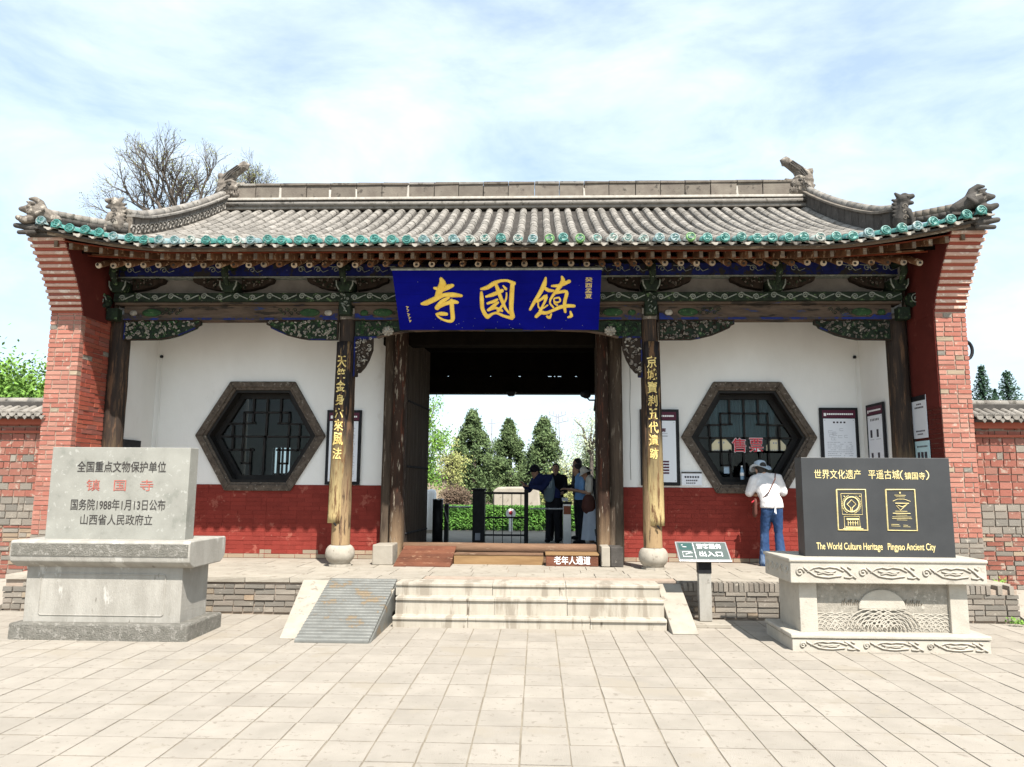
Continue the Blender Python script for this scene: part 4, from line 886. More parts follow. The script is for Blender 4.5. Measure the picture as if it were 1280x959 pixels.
seated_beast(pL.x, 10.0, pL.z-.04, -1); seated_beast(pR.x, 10.0, pR.z-.10, 1)
def corner_beast(x, z, s):
    y = 9.38; b = MB(); b.tube([(x-s*.30, y+.04, z-.06), (x-s*.14, y, z+.02), (x-s*.02, y-.02, z+.05)], [.08, .10, .095], 10)
    b.tube([(x-s*.02, y-.03, z+.08), (x+s*.07, y-.05, z+.06), (x+s*.12, y-.06, z+.065)], [.075, .055, .035], 8); b.tube([(x-s*.02, y-.03, z-.06), (x+s*.08, y-.05, z-.085), (x+s*.15, y-.06, z-.055)], [.06, .055, .04], 8)
    b.tube([(x-s*.14, y, z+.08), (x-s*.10, y, z+.17), (x-s*.03, y-.02, z+.22), (x+s*.04, y-.02, z+.22)], [.06, .05, .04, .02], 8)
    b.ell((x-s*.01, y-.10, z+.09), (.03, .03, .03), 8); b.tube([(x-s*.12, y-.08, z-.02), (x-s*.22, y-.1, z+.04)], [.04, .02], 6)
    b.tube([(x-s*.06, y-.09, z+.13), (x+s*.02, y-.10, z+.15)], [.03, .015], 6)
    b.build('corner_dragon', m_tiled if s > 0 else m_carv, roof, True, remesh=.010, sm=1)
corner_beast(-6.84, 5.20, -1); corner_beast(5.74, 5.28, 1)
for x0, s in ((-6.86, -1), (5.74, 1)):
    b = MB(); b.tube([(x0-s*.05, 9.4, 5.05-.03), (x0+s*.18, 9.36, 5.05)], [.05, .035], 8); b.build('corner_tile', m_tiled, roof, True)
    b = MB(); b.tube([(x0-s*.05, 9.4, 4.97), (x0+s*.14, 9.38, 4.96)], [.04, .03], 8); b.build('corner_tile', m_tiled, roof, True)

# ================================================================ things hung on the gate
# --- name board
A_ = atp(490, 341, 9.98); B_ = atp(752, 334, 9.98); C_ = atp(500, 413, 10.48); D_ = atp(748, 412, 10.48)
zt_, zb_ = (A_.z+B_.z)/2, (C_.z+D_.z)/2
plq = thing('name_board', ((A_.x+B_.x)/2, 10.5, zb_), 'deep blue board with three large gold characters tilted under the eaves', 'sign board')
xl_, xr_ = A_.x, B_.x; xlb, xrb = C_.x, D_.x
def PB(u, v, h=0):                       # u 0..1 left to right, v 0..1 bottom to top, h out of the face
    p = Vector((xlb+(xrb-xlb)*u, 10.48, zb_)).lerp(Vector((xl_+(xr_-xl_)*u, 9.98, zt_)), v); return p+NB*h
NB = Vector((1, 0, 0)).cross(Vector((0, 9.98-10.48, zt_-zb_))).normalized()
NB = NB if NB.y < 0 else -NB
for k in range(5):                       # five horizontal planks
    v0, v1 = k/5+.001, (k+1)/5-.001; b = MB(); b.hexa([PB(0, v0, -.05), PB(1, v0, -.05), PB(1, v0), PB(0, v0), PB(0, v1, -.05), PB(1, v1, -.05), PB(1, v1), PB(0, v1)]); b.build('plank', m_plaqb, plq)
b = MB(); b.hexa([PB(-.004, 1.0, -.06), PB(1.004, 1.0, -.06), PB(1.004, 1.0, .012), PB(-.004, 1.0, .012), PB(-.004, 1.03, -.06), PB(1.004, 1.03, -.06), PB(1.004, 1.03, .012), PB(-.004, 1.03, .012)]); b.build('top_rail', m_pale, plq)
b = MB(); b.hexa([PB(.43, -.02, -.05), PB(.62, -.02, -.05), PB(.62, -.02, .02), PB(.43, -.02, .02), PB(.43, .018, -.05), PB(.62, .018, -.05), PB(.62, .018, .02), PB(.43, .018, .02)]); b.build('support_bracket', m_black, plq)
for u in (.1, .9): b = MB(); b.tube([PB(u, 1.0, -.03), PB(u, 1.0, -.03)+Vector((0, .3, .35))], .012, 6); b.build('hanger', m_black, plq)
O_ = PB(0, 0)
def stroke(b, pts, ox, oy, sc=9.143):
    q = []; r_ = []
    for (x, y, w_) in pts:
        p = at_plane(ox+x/sc, oy+y/sc, O_, NB); q.append(p); r_.append((w_*1.22+1.5)/sc/F*10.6*1.02)
    # rounded polyline
    P, W_ = [], []
    for i in range(len(q)-1):
        for t in (0, .33, .66):
            a = q[max(i-1, 0)]; c = q[min(i+2, len(q)-1)]; p0, p1 = q[i], q[i+1]
            h = p0*(1-t)+p1*t + ((p1-a)*.5*(t*(1-t)**2)+(p0-c)*.5*(t*t*(1-t)))*.8
            P.append(h+NB*.004); W_.append(r_[i]*(1-t)+r_[i+1]*t)
    P.append(q[-1]+NB*.004); W_.append(r_[-1])
    b.tube(P, W_, 10, flat=.42, fn=NB)
def charac(nm, strokes, ox, oy):
    b = MB(); 
    for s_ in strokes: stroke(b, s_, ox, oy)
    return b.build(nm, m_gilt, plq, True)
charac('gold_character', [[(470, 170, 16), (488, 225, 34), (455, 300, 32), (420, 385, 22)], [(395, 275, 12), (470, 290, 24), (550, 262, 24), (600, 245, 16)],
  [(250, 455, 12), (300, 445, 24), (400, 400, 24), (500, 355, 18), (600, 352, 24), (700, 362, 14)], [(555, 385, 12), (480, 430, 20), (425, 500, 24)], [(430, 492, 20), (520, 455, 16), (600, 430, 22), (655, 438, 14)],
  [(590, 420, 20), (596, 520, 20), (604, 620, 20), (580, 655, 15), (500, 640, 10), (440, 605, 9), (415, 572, 8)], [(420, 570, 10), (475, 568, 20), (530, 572, 16)]], 500, 330)
charac('gold_character', [[(930, 325, 12), (935, 400, 19), (940, 500, 18), (970, 570, 19), (1000, 605, 20)], [(930, 285, 12), (1000, 268, 20), (1075, 220, 20), (1150, 192, 13), (1230, 190, 12), (1300, 222, 20)],
  [(1285, 235, 20), (1275, 400, 22), (1272, 520, 20), (1285, 600, 24)], [(1000, 605, 20), (1060, 568, 11), (1110, 560, 12), (1180, 592, 13), (1280, 620, 16)], [(985, 372, 10), (1060, 350, 18), (1165, 305, 18)],
  [(1098, 238, 14), (1118, 290, 18), (1140, 355, 17), (1170, 430, 16), (1205, 505, 12), (1245, 558, 9)], [(1002, 450, 11), (1080, 425, 15), (1112, 405, 10)], [(1005, 525, 10), (1080, 470, 15), (1120, 440, 10)], [(1010, 530, 10), (1090, 500, 13), (1165, 535, 12)],
  [(1180, 250, 7), (1210, 285, 13)], [(1218, 330, 6), (1214, 395, 8), (1180, 460, 10), (1120, 540, 14)]], 500, 330)
charac('gold_character', [[(568, 158, 9), (550, 235, 22), (500, 335, 19), (440, 430, 16), (390, 520, 11)], [(555, 272, 14), (600, 300, 17), (655, 305, 11)], [(755, 148, 11), (765, 200, 22), (710, 285, 18), (660, 345, 13), (625, 400, 10)],
  [(640, 250, 10), (730, 245, 17), (835, 198, 17)], [(470, 430, 12), (520, 400, 12), (572, 365, 19), (560, 425, 12), (530, 485, 10), (505, 540, 16)], [(482, 445, 7), (485, 490, 7), (520, 515, 7), (590, 470, 6)],
  [(460, 600, 16), (510, 555, 19), (575, 560, 16), (650, 530, 14), (735, 492, 18), (820, 477, 17), (892, 480, 14)], [(690, 330, 12), (790, 310, 15), (808, 340, 17), (790, 410, 16), (782, 480, 16), (792, 548, 11)],
  [(622, 400, 9), (618, 450, 8), (655, 495, 9)], [(670, 392, 7), (722, 384, 8), (735, 420, 7)], [(665, 430, 7), (700, 440, 9), (735, 425, 6)], [(662, 400, 6), (668, 450, 6), (700, 470, 8)], [(585, 600, 11), (612, 615, 13), (632, 572, 7)], [(850, 545, 8), (862, 592, 16), (825, 608, 9)]], 620, 330)
def pix(px, py): return at_plane(px, py, O_, NB)+NB*.004
text('small_inscription', '癸\n酉\n孟\n夏', pix(731.0, 373), pix(740, 373), pix(731.5, 346.5), m_giltp, plq, .006, .0, 1.05)
b = MB()
for (x, y, w_, h) in ((509.5, 384, 3, 2.4), (510, 388, 2.5, 3), (511, 393, 3, 2.6), (512, 397, 2.5, 2.6), (513, 401, 2.8, 2.4)):
    p = pix(x, y); s_ = 10.6/F
    b.tube([p+Vector((-w_*s_*.5, 0, h*s_*.4)), p+Vector((w_*s_*.4, 0, h*s_*.1)), p+Vector((-w_*s_*.2, 0, -h*s_*.5))], .008, 5)
b.build('small_signature', m_giltp, plq)
b = MB()
for _ in range(26):
    p = PB(RM.uniform(.1, .95), RM.uniform(.02, .22) if RM.random() < .75 else RM.uniform(.2, .9), .0015); b.ell(p, (RM.uniform(.003, .010), .002, RM.uniform(.003, .008)), 5)
b.build('paint_chip', m_pale, plq, kind='stuff')

# --- couplet boards on the two inner columns (shallow curved boards)
def couplet(xt, xb, chars, label, yb=10.715):
    zt__, zb__ = 3.72, 1.06
    t_ = thing('couplet_board', (xb, yb, zb__), label, 'couplet board', 'couplet boards on the columns')
    def cp(u, v, h=0):                   # u -1..1, v 0..1 upward
        cx = xb+(xt-xb)*v; a = u*.85; r = .155+h; return Vector((cx+r*math.sin(a), YC-r*math.cos(a)+.0, zb__+(zt__-zb__)*v))
    b = MB(); nu, nv = 10, 24
    for h in (-.018, 0.0):
        for j in range(nv+1):
            for i in range(nu+1): b.v.append(tuple(cp(-1+2*i/nu, j/nv, h)))
    W = nu+1; S = W*(nv+1)
    for j in range(nv):
        for i in range(nu): a = j*W+i; b.f.append((a, a+1, a+W+1, a+W)); b.f.append((S+a, S+a+W, S+a+W+1, S+a+1))
    for j in range(nv): a = j*W; b.f.append((a, a+W, S+a+W, S+a)); a += nu; b.f.append((a, S+a, S+a+W, a+W))
    for i in range(nu): b.f.append((i, S+i, S+i+1, i+1)); a = nv*W+i; b.f.append((a, a+1, S+a+1, S+a))
    board = b.build('board', m_coupl, t_, True)
    for (ch, v, hw_) in chars:
        hh = .0315*hw_
        def fn(p):
            u = p.x; vv = p.z; return cp(u, vv, .001+max(0, p.y))
        vv, ff = glyphs(ch, .010); m = MB()
        for x, y, z in vv: m.v.append(tuple(cp((x-.5)*1.02*hw_+.02*noise.noise(Vector((x*3, y*3, v*9)))*3-.12, v+(y-.5)*hh*2+.002*noise.noise(Vector((x*4, y*4, v*9)))*3, .003+(z+.5)*.005)))
        m.f = ff; m.build('gold_character', m_giltp, t_)
    b = MB(); b.tube([cp(0, 0, .012)+Vector((0, 0, -.0)), cp(0, 0, .012)+Vector((.03, 0, -.03))], .012, 5); b.build('iron_nail', m_black, t_)
couplet(-2.875, -2.915, [('天', .885, 1), ('竺', .82, .9), ('金', .748, 1), ('身', .672, .95), ('六', .60, .9), ('來', .53, 1), ('風', .455, 1.1), ('法', .375, 1)], 'tall worn black board with gold characters on the column left of the doorway')
couplet(1.675, 1.695, [('京', .885, 1), ('城', .815, 1), ('寶', .745, 1), ('刹', .672, .95), ('五', .598, .9), ('代', .525, 1), ('遺', .455, 1.0), ('跡', .385, .9)], 'tall worn black board with gold characters on the column right of the doorway')

# --- posters and notices
def rectprint(par, m, O, A, B, u0, u1, v0, v1, h, nm='print'):
    O, A, B = Vector(O), Vector(A), Vector(B); n_ = A.cross(B).normalized(); p = [O+A*u+B*v for u, v in ((u0, v0), (u1, v0), (u1, v1), (u0, v1))]
    b = MB(); b.hexa([q+n_*(h-.0015) for q in p]+[q+n_*h for q in p]); return b.build(nm, m, par)
def poster(name, O, A, B, label, cat, head=True, kind='text', group=None, seed=0):
    O, A, B = Vector(O), Vector(A), Vector(B); n_ = A.cross(B).normalized(); rr = random.Random(seed)
    t_ = thing(name, O+A*.5, label, cat, group)
    fw = .055
    b = MB(); p = [O, O+A, O+A+B, O+B]; b.hexa([q+n_*.003 for q in p]+[q+n_*.028 for q in p]); b.build('frame', m_black, t_, bevel=.003)
    top = .86 if head else .97
    if head:
        rectprint(t_, m_maroon, O, A, B, .07, .93, .86, .965, .0305, 'header')
        rectprint(t_, m_sw, O, A, B, .11, .17, .885, .925, .0325, 'emblem')
        b = MB()
        for k in range(14): u = .19+k*.049; b.hexa([O+A*(u+du)+B*(.900+dv)+n_*hh for hh in (.031, .0325) for du, dv in ((0, 0), (.038, 0), (.038, .022), (0, .022))])
        b.build('header_print', m_sw, t_)
    rectprint(t_, m_paper, O, A, B, .09, .91, .045, top-.012, .0305, 'paper')
    b = MB(); g2 = MB()
    def blk(B_, u0, u1, v0, v1): B_.hexa([O+A*u+B*v+n_*hh for hh in (.031, .0325) for u, v in ((u0, v0), (u1, v0), (u1, v1), (u0, v1))])
    if kind in ('text', 'map'):
        for k in range(4): blk(g2, .34+k*.09, .39+k*.09, top-.075, top-.052)
        v = top-.11
        if kind == 'map':
            for k in range(9): u = rr.uniform(.2, .7); w_ = rr.uniform(.05, .12); vv = top-rr.uniform(.14, .30); blk(b, u, u+w_, vv, vv+.004); blk(b, u, u+.005, vv-.03, vv+.004); blk(b, u, u+w_, vv-.03, vv-.026)
            v = top-.34
        while v > .10:
            u = .17
            while u < .80:
                w_ = rr.uniform(.02, .09)
                if rr.random() < .85: blk(b, u, min(u+w_, .83), v, v+.006)
                u += w_+.012
            v -= .020 if kind == 'text' else .026
    elif kind == 'tickets':
        blk(g2, .42, .52, .70, .745); blk(g2, .56, .66, .70, .745) if 0 else None
        v_, f_ = glyphs('购票', .02); m = MB(); m.v = [tuple(O+A*(.42+x*.24)+B*(.695+y*.055)+n_*(.032+(z+.5)*.002)) for x, y, z in v_]; m.f = f_; m.build('poster_writing', m_maroon, t_)
        blk(b, .45, .70, .675, .681); blk(b, .40, .70, .64, .652)
        for k in range(5): rectprint(t_, m_maroon, O, A, B, .30, .72, .30-k*.037, .322-k*.037, .033, 'printed_bar')
        g2 = MB()
    elif kind == 'photos':
        for k in range(6): blk(g2, .26+k*.085, .30+k*.085, top-.085, top-.055)
        for i in range(2):
            for j in range(2): rectprint(t_, m_darkprint, O, A, B, .22+i*.36, .33+i*.36, .56-j*.30, .66-j*.30, .033, 'printed_photo'); blk(b, .18+i*.36, .42+i*.36, .53-j*.30, .536-j*.30)
    if b.v: b.build('small_print', m_greyprint, t_)
    if g2.v: g2.build('title_print', m_darkprint, t_)
    for u in (.12, .86):
        for v in (.06, top-.04): rectprint(t_, m_greyprint, O, A, B, u, u+.02, v, v+.01, .0325, 'corner_mark')
    return t_
yW = YW-.012
a, c = atp(406, 606, yW), atp(453, 513, yW); poster('poster', (a.x, yW, a.z), (c.x-a.x, 0, 0), (0, 0, c.z-a.z), 'black framed poster of printed rules on the wall behind the left couplet column', 'poster', kind='text', seed=1)
a, c = atp(805, 607, yW), atp(848, 512, yW); poster('poster', (a.x-.05, yW, a.z), (c.x-a.x+.05, 0, 0), (0, 0, c.z-a.z), 'black framed poster with maroon bars on the wall just right of the right couplet column', 'poster', kind='tickets', seed=2)
a, c = atp(1030, 600, yW), atp(1072, 510, yW); poster('poster', (atp(1023, 510, yW).x, yW, 1.72), (.60, 0, 0), (0, 0, c.z-1.72), 'black framed poster with diagram on the wall right of the right hexagonal window', 'poster', kind='map', seed=3)
# on the side wall of the right bay (faces left)
poster('poster', (5.125, 11.62, 1.72), (0, -.58, 0), (0, 0, 1.16), 'black framed poster with four small photos on the white side wall of the right bay', 'poster', kind='photos', seed=4)
def plain_notice(name, O, A, B, label, m, cat='notice', head=None, rows=(), qr=False):
    O, A, B = Vector(O), Vector(A), Vector(B); n_ = A.cross(B).normalized(); t_ = thing(name, O+A*.5, label, cat)
    b = MB(); p = [O, O+A, O+A+B, O+B]; b.hexa([q+n_*.002 for q in p]+[q+n_*.012 for q in p]); b.build('board', m, t_)
    if head: rectprint(t_, head, O, A, B, 0, 1, .88, 1, .0138, 'header')
    b = MB(); rr = random.Random(9)
    for (v, h, u0, u1, nn_) in rows:
        for k in range(nn_): u = u0+(u1-u0)*k/nn_; e = u+(u1-u0)/nn_*.7; b.hexa([O+A*uu+B*vv+n_*hh for hh in (.012, .0138) for uu, vv in ((u, v), (e, v), (e, v+h), (u, v+h))])
    if b.v: b.build('print', m_darkprint, t_)
    return t_
a, c = atp(852, 607, yW), atp(877, 590, yW)
plain_notice('notice', (a.x, yW, a.z), (c.x-a.x, 0, 0), (0, 0, c.z-a.z), 'small white notice with grey header low beside the ticket price poster', m_paper, head=m_tiled, rows=((.55, .14, .15, .9, 6), (.32, .10, .22, .8, 6), (.14, .08, .22, .7, 5)))
xr_n = XRi-.012
plain_notice('notice', (xr_n, 10.78, 2.31), (0, -.38, 0), (0, 0, .60), 'white notice with dark header on the red end wall, upper of the two', m_paper, head=m_black, rows=((.78, .035, .35, .7, 3), (.70, .04, .2, .85, 6), (.15, .035, .2, .85, 7), (.08, .03, .3, .7, 5)))
plain_notice('notice', (xr_n, 10.76, 1.83), (0, -.38, 0), (0, 0, .44), 'pale blue notice on the red face of the right end wall, the lower of two', M('pale_blue_sheet', (.50, .68, .72), (.46, .64, .68), 3, .5, 0), rows=((.80, .05, .15, .9, 8), (.35, .3, .15, .9, 3)))
plain_notice('wall_plaque', (-6.265, 10.98, 2.0), (0, .50, 0), (0, 0, .27), 'dark slate plaque on the white side wall behind the left stone monument', m_black, 'plaque', rows=())

# ================================================================ low boundary walls beside the gate
m_brickw = M('old_wall_brick', (.26, .105, .08), (.20, .075, .055), 9, .9, .4, 70, pal=[(.27, .10, .075), (.24, .09, .067), (.285, .12, .09), (.25, .095, .07), (.26, .13, .10)], var=.08, spots=((.34, .25, .20), 9, .57), spots2=((.17, .075, .06), 4, .62))
def lowwall(x0, x1, label, seed):
    t_ = thing('brick_wall', ((x0+x1)/2, 10.2, ZP-.05), label, 'brick wall', 'boundary walls beside the gate'); y0 = 10.2
    b = MB(); b.box(x0, x1, y0+.017, y0+.42, .2, 2.50); core = b.build('wall_core', m_mort, t_)
    def pa(u, z):
        q = RM.random()
        if z > 1.42: return m_brickw if q < .9 else m_brickg
        if z > 1.02: return m_brickg if q < .92 else m_brickw
        return m_brickw if q < .5 else (m_brickt if q < .72 else m_brickg)
    n0, n1 = (x1-1.75, x1) if x0 < 0 else (x0, x0+1.75); f0, f1 = (x0, n0) if x0 < 0 else (n1, x1)
    for a_, b_, stf in ((n0, n1, False), (f0, f1, True)):
        bricks(core, 'brick', (a_, y0, 0), (1, 0, 0), b_-a_, 1.02, 2.50, .17, .098, pa, depth=.1, seed=seed, head=.15, jit=.006, stuff=stf)
        bricks(core, 'brick', (a_, y0, 0), (1, 0, 0), b_-a_, .30, 1.02, .23, .062, pa, depth=.1, seed=seed+1, head=.35, jit=.010, stuff=stf)
    b = MB(); b.box(x0, x1, y0-.03, y0+.45, 2.30, 2.335).box(x0, x1, y0-.06, y0+.48, 2.42, 2.50); b.build('wall_cornice', m_brickd, t_)
    b = MB(); b.prism([(y0-.16, 2.50), (y0+.58, 2.50), (y0+.58, 2.53), (y0+.30, 2.66), (y0+.12, 2.66), (y0-.16, 2.53)], x0, x1, 'x'); cap = b.build('tile_bed', m_tiled, t_)
    b = MB(); b.box(x0, x1, y0+.10, y0+.32, 2.64, 2.765); b.build('cap_ridge', m_tiled, t_, bevel=.01)
    me = half_tile(.045, .30, m_tile, 'cap_tile'); x = x0+.04
    d2 = MB(); d2.prism([(-.05, .01), (-.03, -.012), (0, -.05), (.03, -.012), (.05, .01)], -.01, .01); dm = d2.mesh('drip_tile', m_tile)
    dc = MB(); dc.tube([(0, 0, 0), (0, .02, 0)], .045, 12, cap=False); dcm = dc.mesh('end_disc', m_tile)
    while x < x1:
        inst('cap_tile', me, t_, (x, y0-.19, 2.555), (1, 1, 1), (R(22), 0, 0)); inst('end_disc', dcm, t_, (x, y0-.20, 2.565), (1, 1, 1), (R(-10), 0, 0)); inst('drip_tile', dm, t_, (x+.06, y0-.185, 2.53)); x += .118
    x = x0
    while x < x1:
        e = min(x+.33, x1); b = MB(); b.tube([(x+.01, y0+.21, 2.775), (e-.005, y0+.21, 2.775)], .055, 8, cap=False); b.build('ridge_tile', m_tile, t_, True); x = e
lowwall(-11.0, XLo-.01, 'old brick boundary wall with tiled cap, joining the left end of the gate', 51)
lowwall(XRo+.01, 10.0, 'old brick boundary wall with tiled cap, joining the right end of the gate', 61)

# ================================================================ stone monuments
def roundrect(x0, x1, z0, z1, r, n=4):
    P = []
    for cx, cz, a in ((x1-r, z1-r, 0), (x0+r, z1-r, 90), (x0+r, z0+r, 180), (x1-r, z0+r, 270)):
        for k in range(n+1): t = R(a+90*k/n); P.append((cx+r*math.cos(t), cz+r*math.sin(t)))
    return P
ml = thing('stone_monument', (-4.55, 8.2, 0), 'grey granite tablet with black and red characters on a pale stone pedestal', 'monument')
b = MB(); b.box(-5.50, -3.60, 7.77, 8.62, -.02, .165, .008); b.build('base', m_rough, ml, bevel=.02)
b = MB(); b.box(-5.42, -3.74, 7.88, 8.5, .16, .74, .002); ped = b.build('pedestal', m_granw, ml, bevel=.006)
for p in (((-5.42, .235), (-3.80, .235)), ):
    pass
b = MB(); fr_ = roundrect(-5.26, -3.92, .235, .66, .03); b.tube([(x, 7.878, z) for x, z in fr_+[fr_[0]]], .007, 4, cap=False); b.build('panel_moulding', m_granw, ml)
b = MB(); b.prism([(7.74, .74+.17), (7.74, .86), (7.75, .80), (7.80, .765), (7.86, .735), (8.52, .735), (8.58, .765), (8.63, .80), (8.64, .86), (8.64, .995), (8.62, 1.015), (7.76, 1.015), (7.74, .995)], -5.535, -3.615, 'x'); b.build('pedestal_cap', m_granw, ml, bevel=.012)
b = MB(); b.box(-5.515, -3.632, 7.733, 7.745, .86, .985, .001); b.build('rough_band', m_rough, ml)
b = MB(); b.box(-5.33, -3.79, 7.98, 8.18, 1.01, 2.005, .002); tab = b.build('tablet', m_granite, ml, bevel=.006)
Yt = 7.978
def trow(body, x0, x1, y0, y1, m, **k):
    a = atp(x0, y1, Yt); c = atp(x1, y0, Yt); return textz('carved_writing', body, a.x, c.x, a.z, c.z, Yt, m, ml, depth=.003, **k)
trow('全国重点文物保护单位', 96, 208, 577, 590, m_ink, off=.004)
trow('镇   国   寺', 107.5, 192, 600, 613.5, m_redink)
trow('国务院1988年1月13日公布', 88, 207, 624.5, 637.5, m_ink, off=.003)
trow('山西省人民政府立', 100, 191, 643.5, 656, m_ink, off=.004)

mr = thing('stone_monument', (3.5, 8.2, 0), 'black granite tablet with gold writing and emblems on a cream carved pedestal', 'monument')
b = MB(); b.box(2.555, 4.50, 7.775, 8.62, -.01, .115).box(2.60, 4.46, 7.81, 8.58, .115, .125); b.build('base', m_marb, mr, bevel=.01)
b = MB(); b.box(2.54, 4.51, 7.76, 8.635, .122, .165); b.build('base_ledge', m_marb, mr, bevel=.012)
b = MB(); b.box(2.72, 4.34, 7.93, 8.5, .16, .65); b.build('pedestal', m_marb, mr, bevel=.005)
for x0, x1 in ((2.68, 2.86), (4.19, 4.37)): b = MB(); b.box(x0, x1, 7.885, 8.53, .16, .66); b.build('pedestal_pillar', m_marb, mr, bevel=.008)
piece('sunken_panel', m_marbp, 2.86, 4.19, 7.922, 7.932, .165, .65, mr, 0)
b = MB(); b.prism([(3.52+.24*math.cos(R(180*k/16)), .39+.20*math.sin(R(180*k/16))) for k in range(17)], 7.900, 7.93); b.build('rising_sun_relief', m_marb, mr, bevel=.01)
b = MB()
for k in range(14):                      # wave lines carved in the sunken panel
    cx = 2.90+k*.096+RM.uniform(-.01, .01)
    for q in range(5):
        r_ = (.235 if 4 < k < 9 else .19)-.038*q; b.tube([(cx+r_*math.cos(R(a)), 7.920-(.02 if 4 < k < 9 else 0), .17+r_*.95*math.sin(R(a))) for a in range(15, 166, 15)], .0055, 4, cap=False)
b.build('wave_relief', m_marb, mr, kind='stuff')
b = MB()
for k in range(9):
    for x0 in (3.12, 3.74): b.tube([(x0+k*.022, 7.922, .43), (x0+.008+k*.022, 7.915, .47+.02*math.sin(k*2.2))], .006, 4)
b.build('foam_relief', m_marbd, mr, kind='stuff')
b = MB(); b.box(2.565, 4.515, 7.775, 8.62, .66, .872); b.build('pedestal_cap', m_marb, mr, bevel=.008)
b = MB(); b.box(2.55, 4.53, 7.76, 8.635, .868, .905); b.build('cap_ledge', m_marb, mr, bevel=.012)
def scrollband(x0, x1, z0, z1, y, seed):
    g_ = MB(); gd = MB(); rr = random.Random(seed); n_ = 3; W_ = (x1-x0)/n_; zc, hh = (z0+z1)/2, (z1-z0)
    for k in range(n_):
        a = x0+k*W_; t = .0085
        for B_, dz, yy, tt in ((g_, 0, y-.002, t), (gd, -.008, y+.0035, t*1.05)):  # darker copy set just below each scroll paints the shade under it
            B_.spiral((a+W_*.09, yy, zc+dz), (1, 0, 0), (0, 0, 1), hh*.30, 1.4, tt, 5, 1, 14)
            B_.tube([(a+W_*f_, yy, zc+hh*q+dz) for f_, q in ((.16, .30), (.24, .05), (.34, -.22), (.45, -.30), (.55, -.33), (.66, -.26), (.74, -.22))], tt, 5)
            B_.tube([(a+W_*f_, yy, zc+hh*q+dz) for f_, q in ((.22, .05), (.30, .28), (.40, .36), (.48, .28), (.56, .36), (.68, .30), (.78, .10))], tt, 5)
            B_.tube([(a+W_*f_, yy, zc+hh*q+dz) for f_, q in ((.34, .12), (.42, .02), (.50, .08), (.58, .00), (.66, .10))], tt*.9, 5)
            B_.tube([(a+W_*f_, yy, zc+hh*q+dz) for f_, q in ((.38, -.10), (.46, -.02), (.54, -.10), (.62, -.06))], tt*.8, 5)
            B_.tube([(a+W_*f_, yy, zc+hh*q+dz) for f_, q in ((.76, .36), (.84, .12), (.90, -.14), (.97, -.34))], tt*1.2, 5)
            B_.tube([(a+W_*f_, yy, zc+hh*q+dz) for f_, q in ((.80, -.30), (.88, -.34), (.93, -.25))], tt, 5)
            B_.tube([(a+W_*f_, yy, zc+hh*q+dz) for f_, q in ((.86, .36), (.90, .26))], tt, 5)
    g_.build('scroll_relief', m_marb, mr, True, kind='stuff'); gd.build('scroll_shade', m_marbd, mr, True, kind='stuff')
scrollband(2.60, 4.49, .695, .845, 7.772, 1); scrollband(2.60, 4.48, .005, .110, 7.772, 2)
g_ = MB()
for z in (.77, .06):
    for k in range(5): g_.spiral((2.562, 7.88+k*.16, z), (0, 1, 0), (0, 0, 1), .05, 1.3, .008, 5, 1 if k % 2 else -1)
g_.build('scroll_relief', m_marb, mr, True, kind='stuff')
b = MB(); b.box(2.800, 4.345, 8.0, 8.20, .905, 1.935); b.build('tablet', m_blkgr, mr, bevel=.004)
Yt = 7.998
def grow(body, x0, x1, y0, y1, **k):
    a = atp(x0, y1, Yt); c = atp(x1, y0, Yt); return textz('gold_writing', body, a.x, c.x, a.z, c.z, Yt, m_goldp, mr, depth=.003, **k)
grow('世界文化遗产   平遥古城', 1018, 1124, 587.5, 598.5, off=.0)
grow('（', 1125, 1128.5, 588, 600, off=.0); grow('镇国寺', 1131, 1156, 590.5, 599.5, off=.004); grow('）', 1157.5, 1161, 588, 600)
grow('The World Culture Heritage   Pingyao Ancient City', 1021, 1169, 679.5, 689.5, off=.004)
def gp(px, py): return atp(px, py, Yt-.002)
def gline(b, pts, t=.0045): b.tube([gp(x, y) for x, y in pts], t, 4, cap=False)
b = MB(); gline(b, [(1045.5, 612), (1081.5, 612), (1084.5, 663), (1048, 662.5), (1045.5, 612)], .0075); b.build('gold_frame', m_goldp, mr)
b = MB(); gline(b, [(1107, 612), (1143, 612), (1146.5, 663.5), (1110, 663), (1107, 612)], .0075); b.build('gold_frame', m_goldp, mr)
b = MB(); gline(b, [(1051, 617), (1076.5, 617.5), (1078, 643.5), (1053, 643), (1051, 617)], .003)
cx_, cy_ = 1064.3, 630.5
gline(b, [(cx_+9.3*math.cos(t), cy_+9.3*math.sin(t)) for t in [R(10*k) for k in range(37)]], .007)
gline(b, [(cx_-.6, cy_+9), (cx_-1, cy_+4.5), (cx_-5.5, cy_), (cx_, cy_-5.5), (cx_+5.5, cy_), (cx_+1, cy_+4.5), (cx_+1, cy_+9)], .005)
for k in range(34):
    t = R(k*360/34); 
    if abs(math.sin(t)) < .96: gline(b, [(cx_+11.0*math.cos(t), cy_+11.0*math.sin(t)), (cx_+12.0*math.cos(t+.12), cy_+12.0*math.sin(t+.12))], .0035)
for x_ in (1054.5, 1074): gline(b, [(x_, 620), (x_+1.5, 621)], .006)
b.build('world_heritage_emblem', m_goldp, mr)
b = MB(); gline(b, [(1056, 661), (1055, 645.5), (1074, 645.5), (1075.5, 661)], .003); gline(b, [(1058, 649), (1073, 649)], .012); gline(b, [(1060, 653.5), (1072, 653.8)], .003)
for x_ in (1060, 1063, 1066, 1069, 1072): gline(b, [(x_, 651), (x_+.3, 657)], .0035)
gline(b, [(1057, 659), (1076, 659.2)], .007); gline(b, [(1054, 661), (1079, 661.3)], .007); b.build('gold_building_emblem', m_goldp, mr)
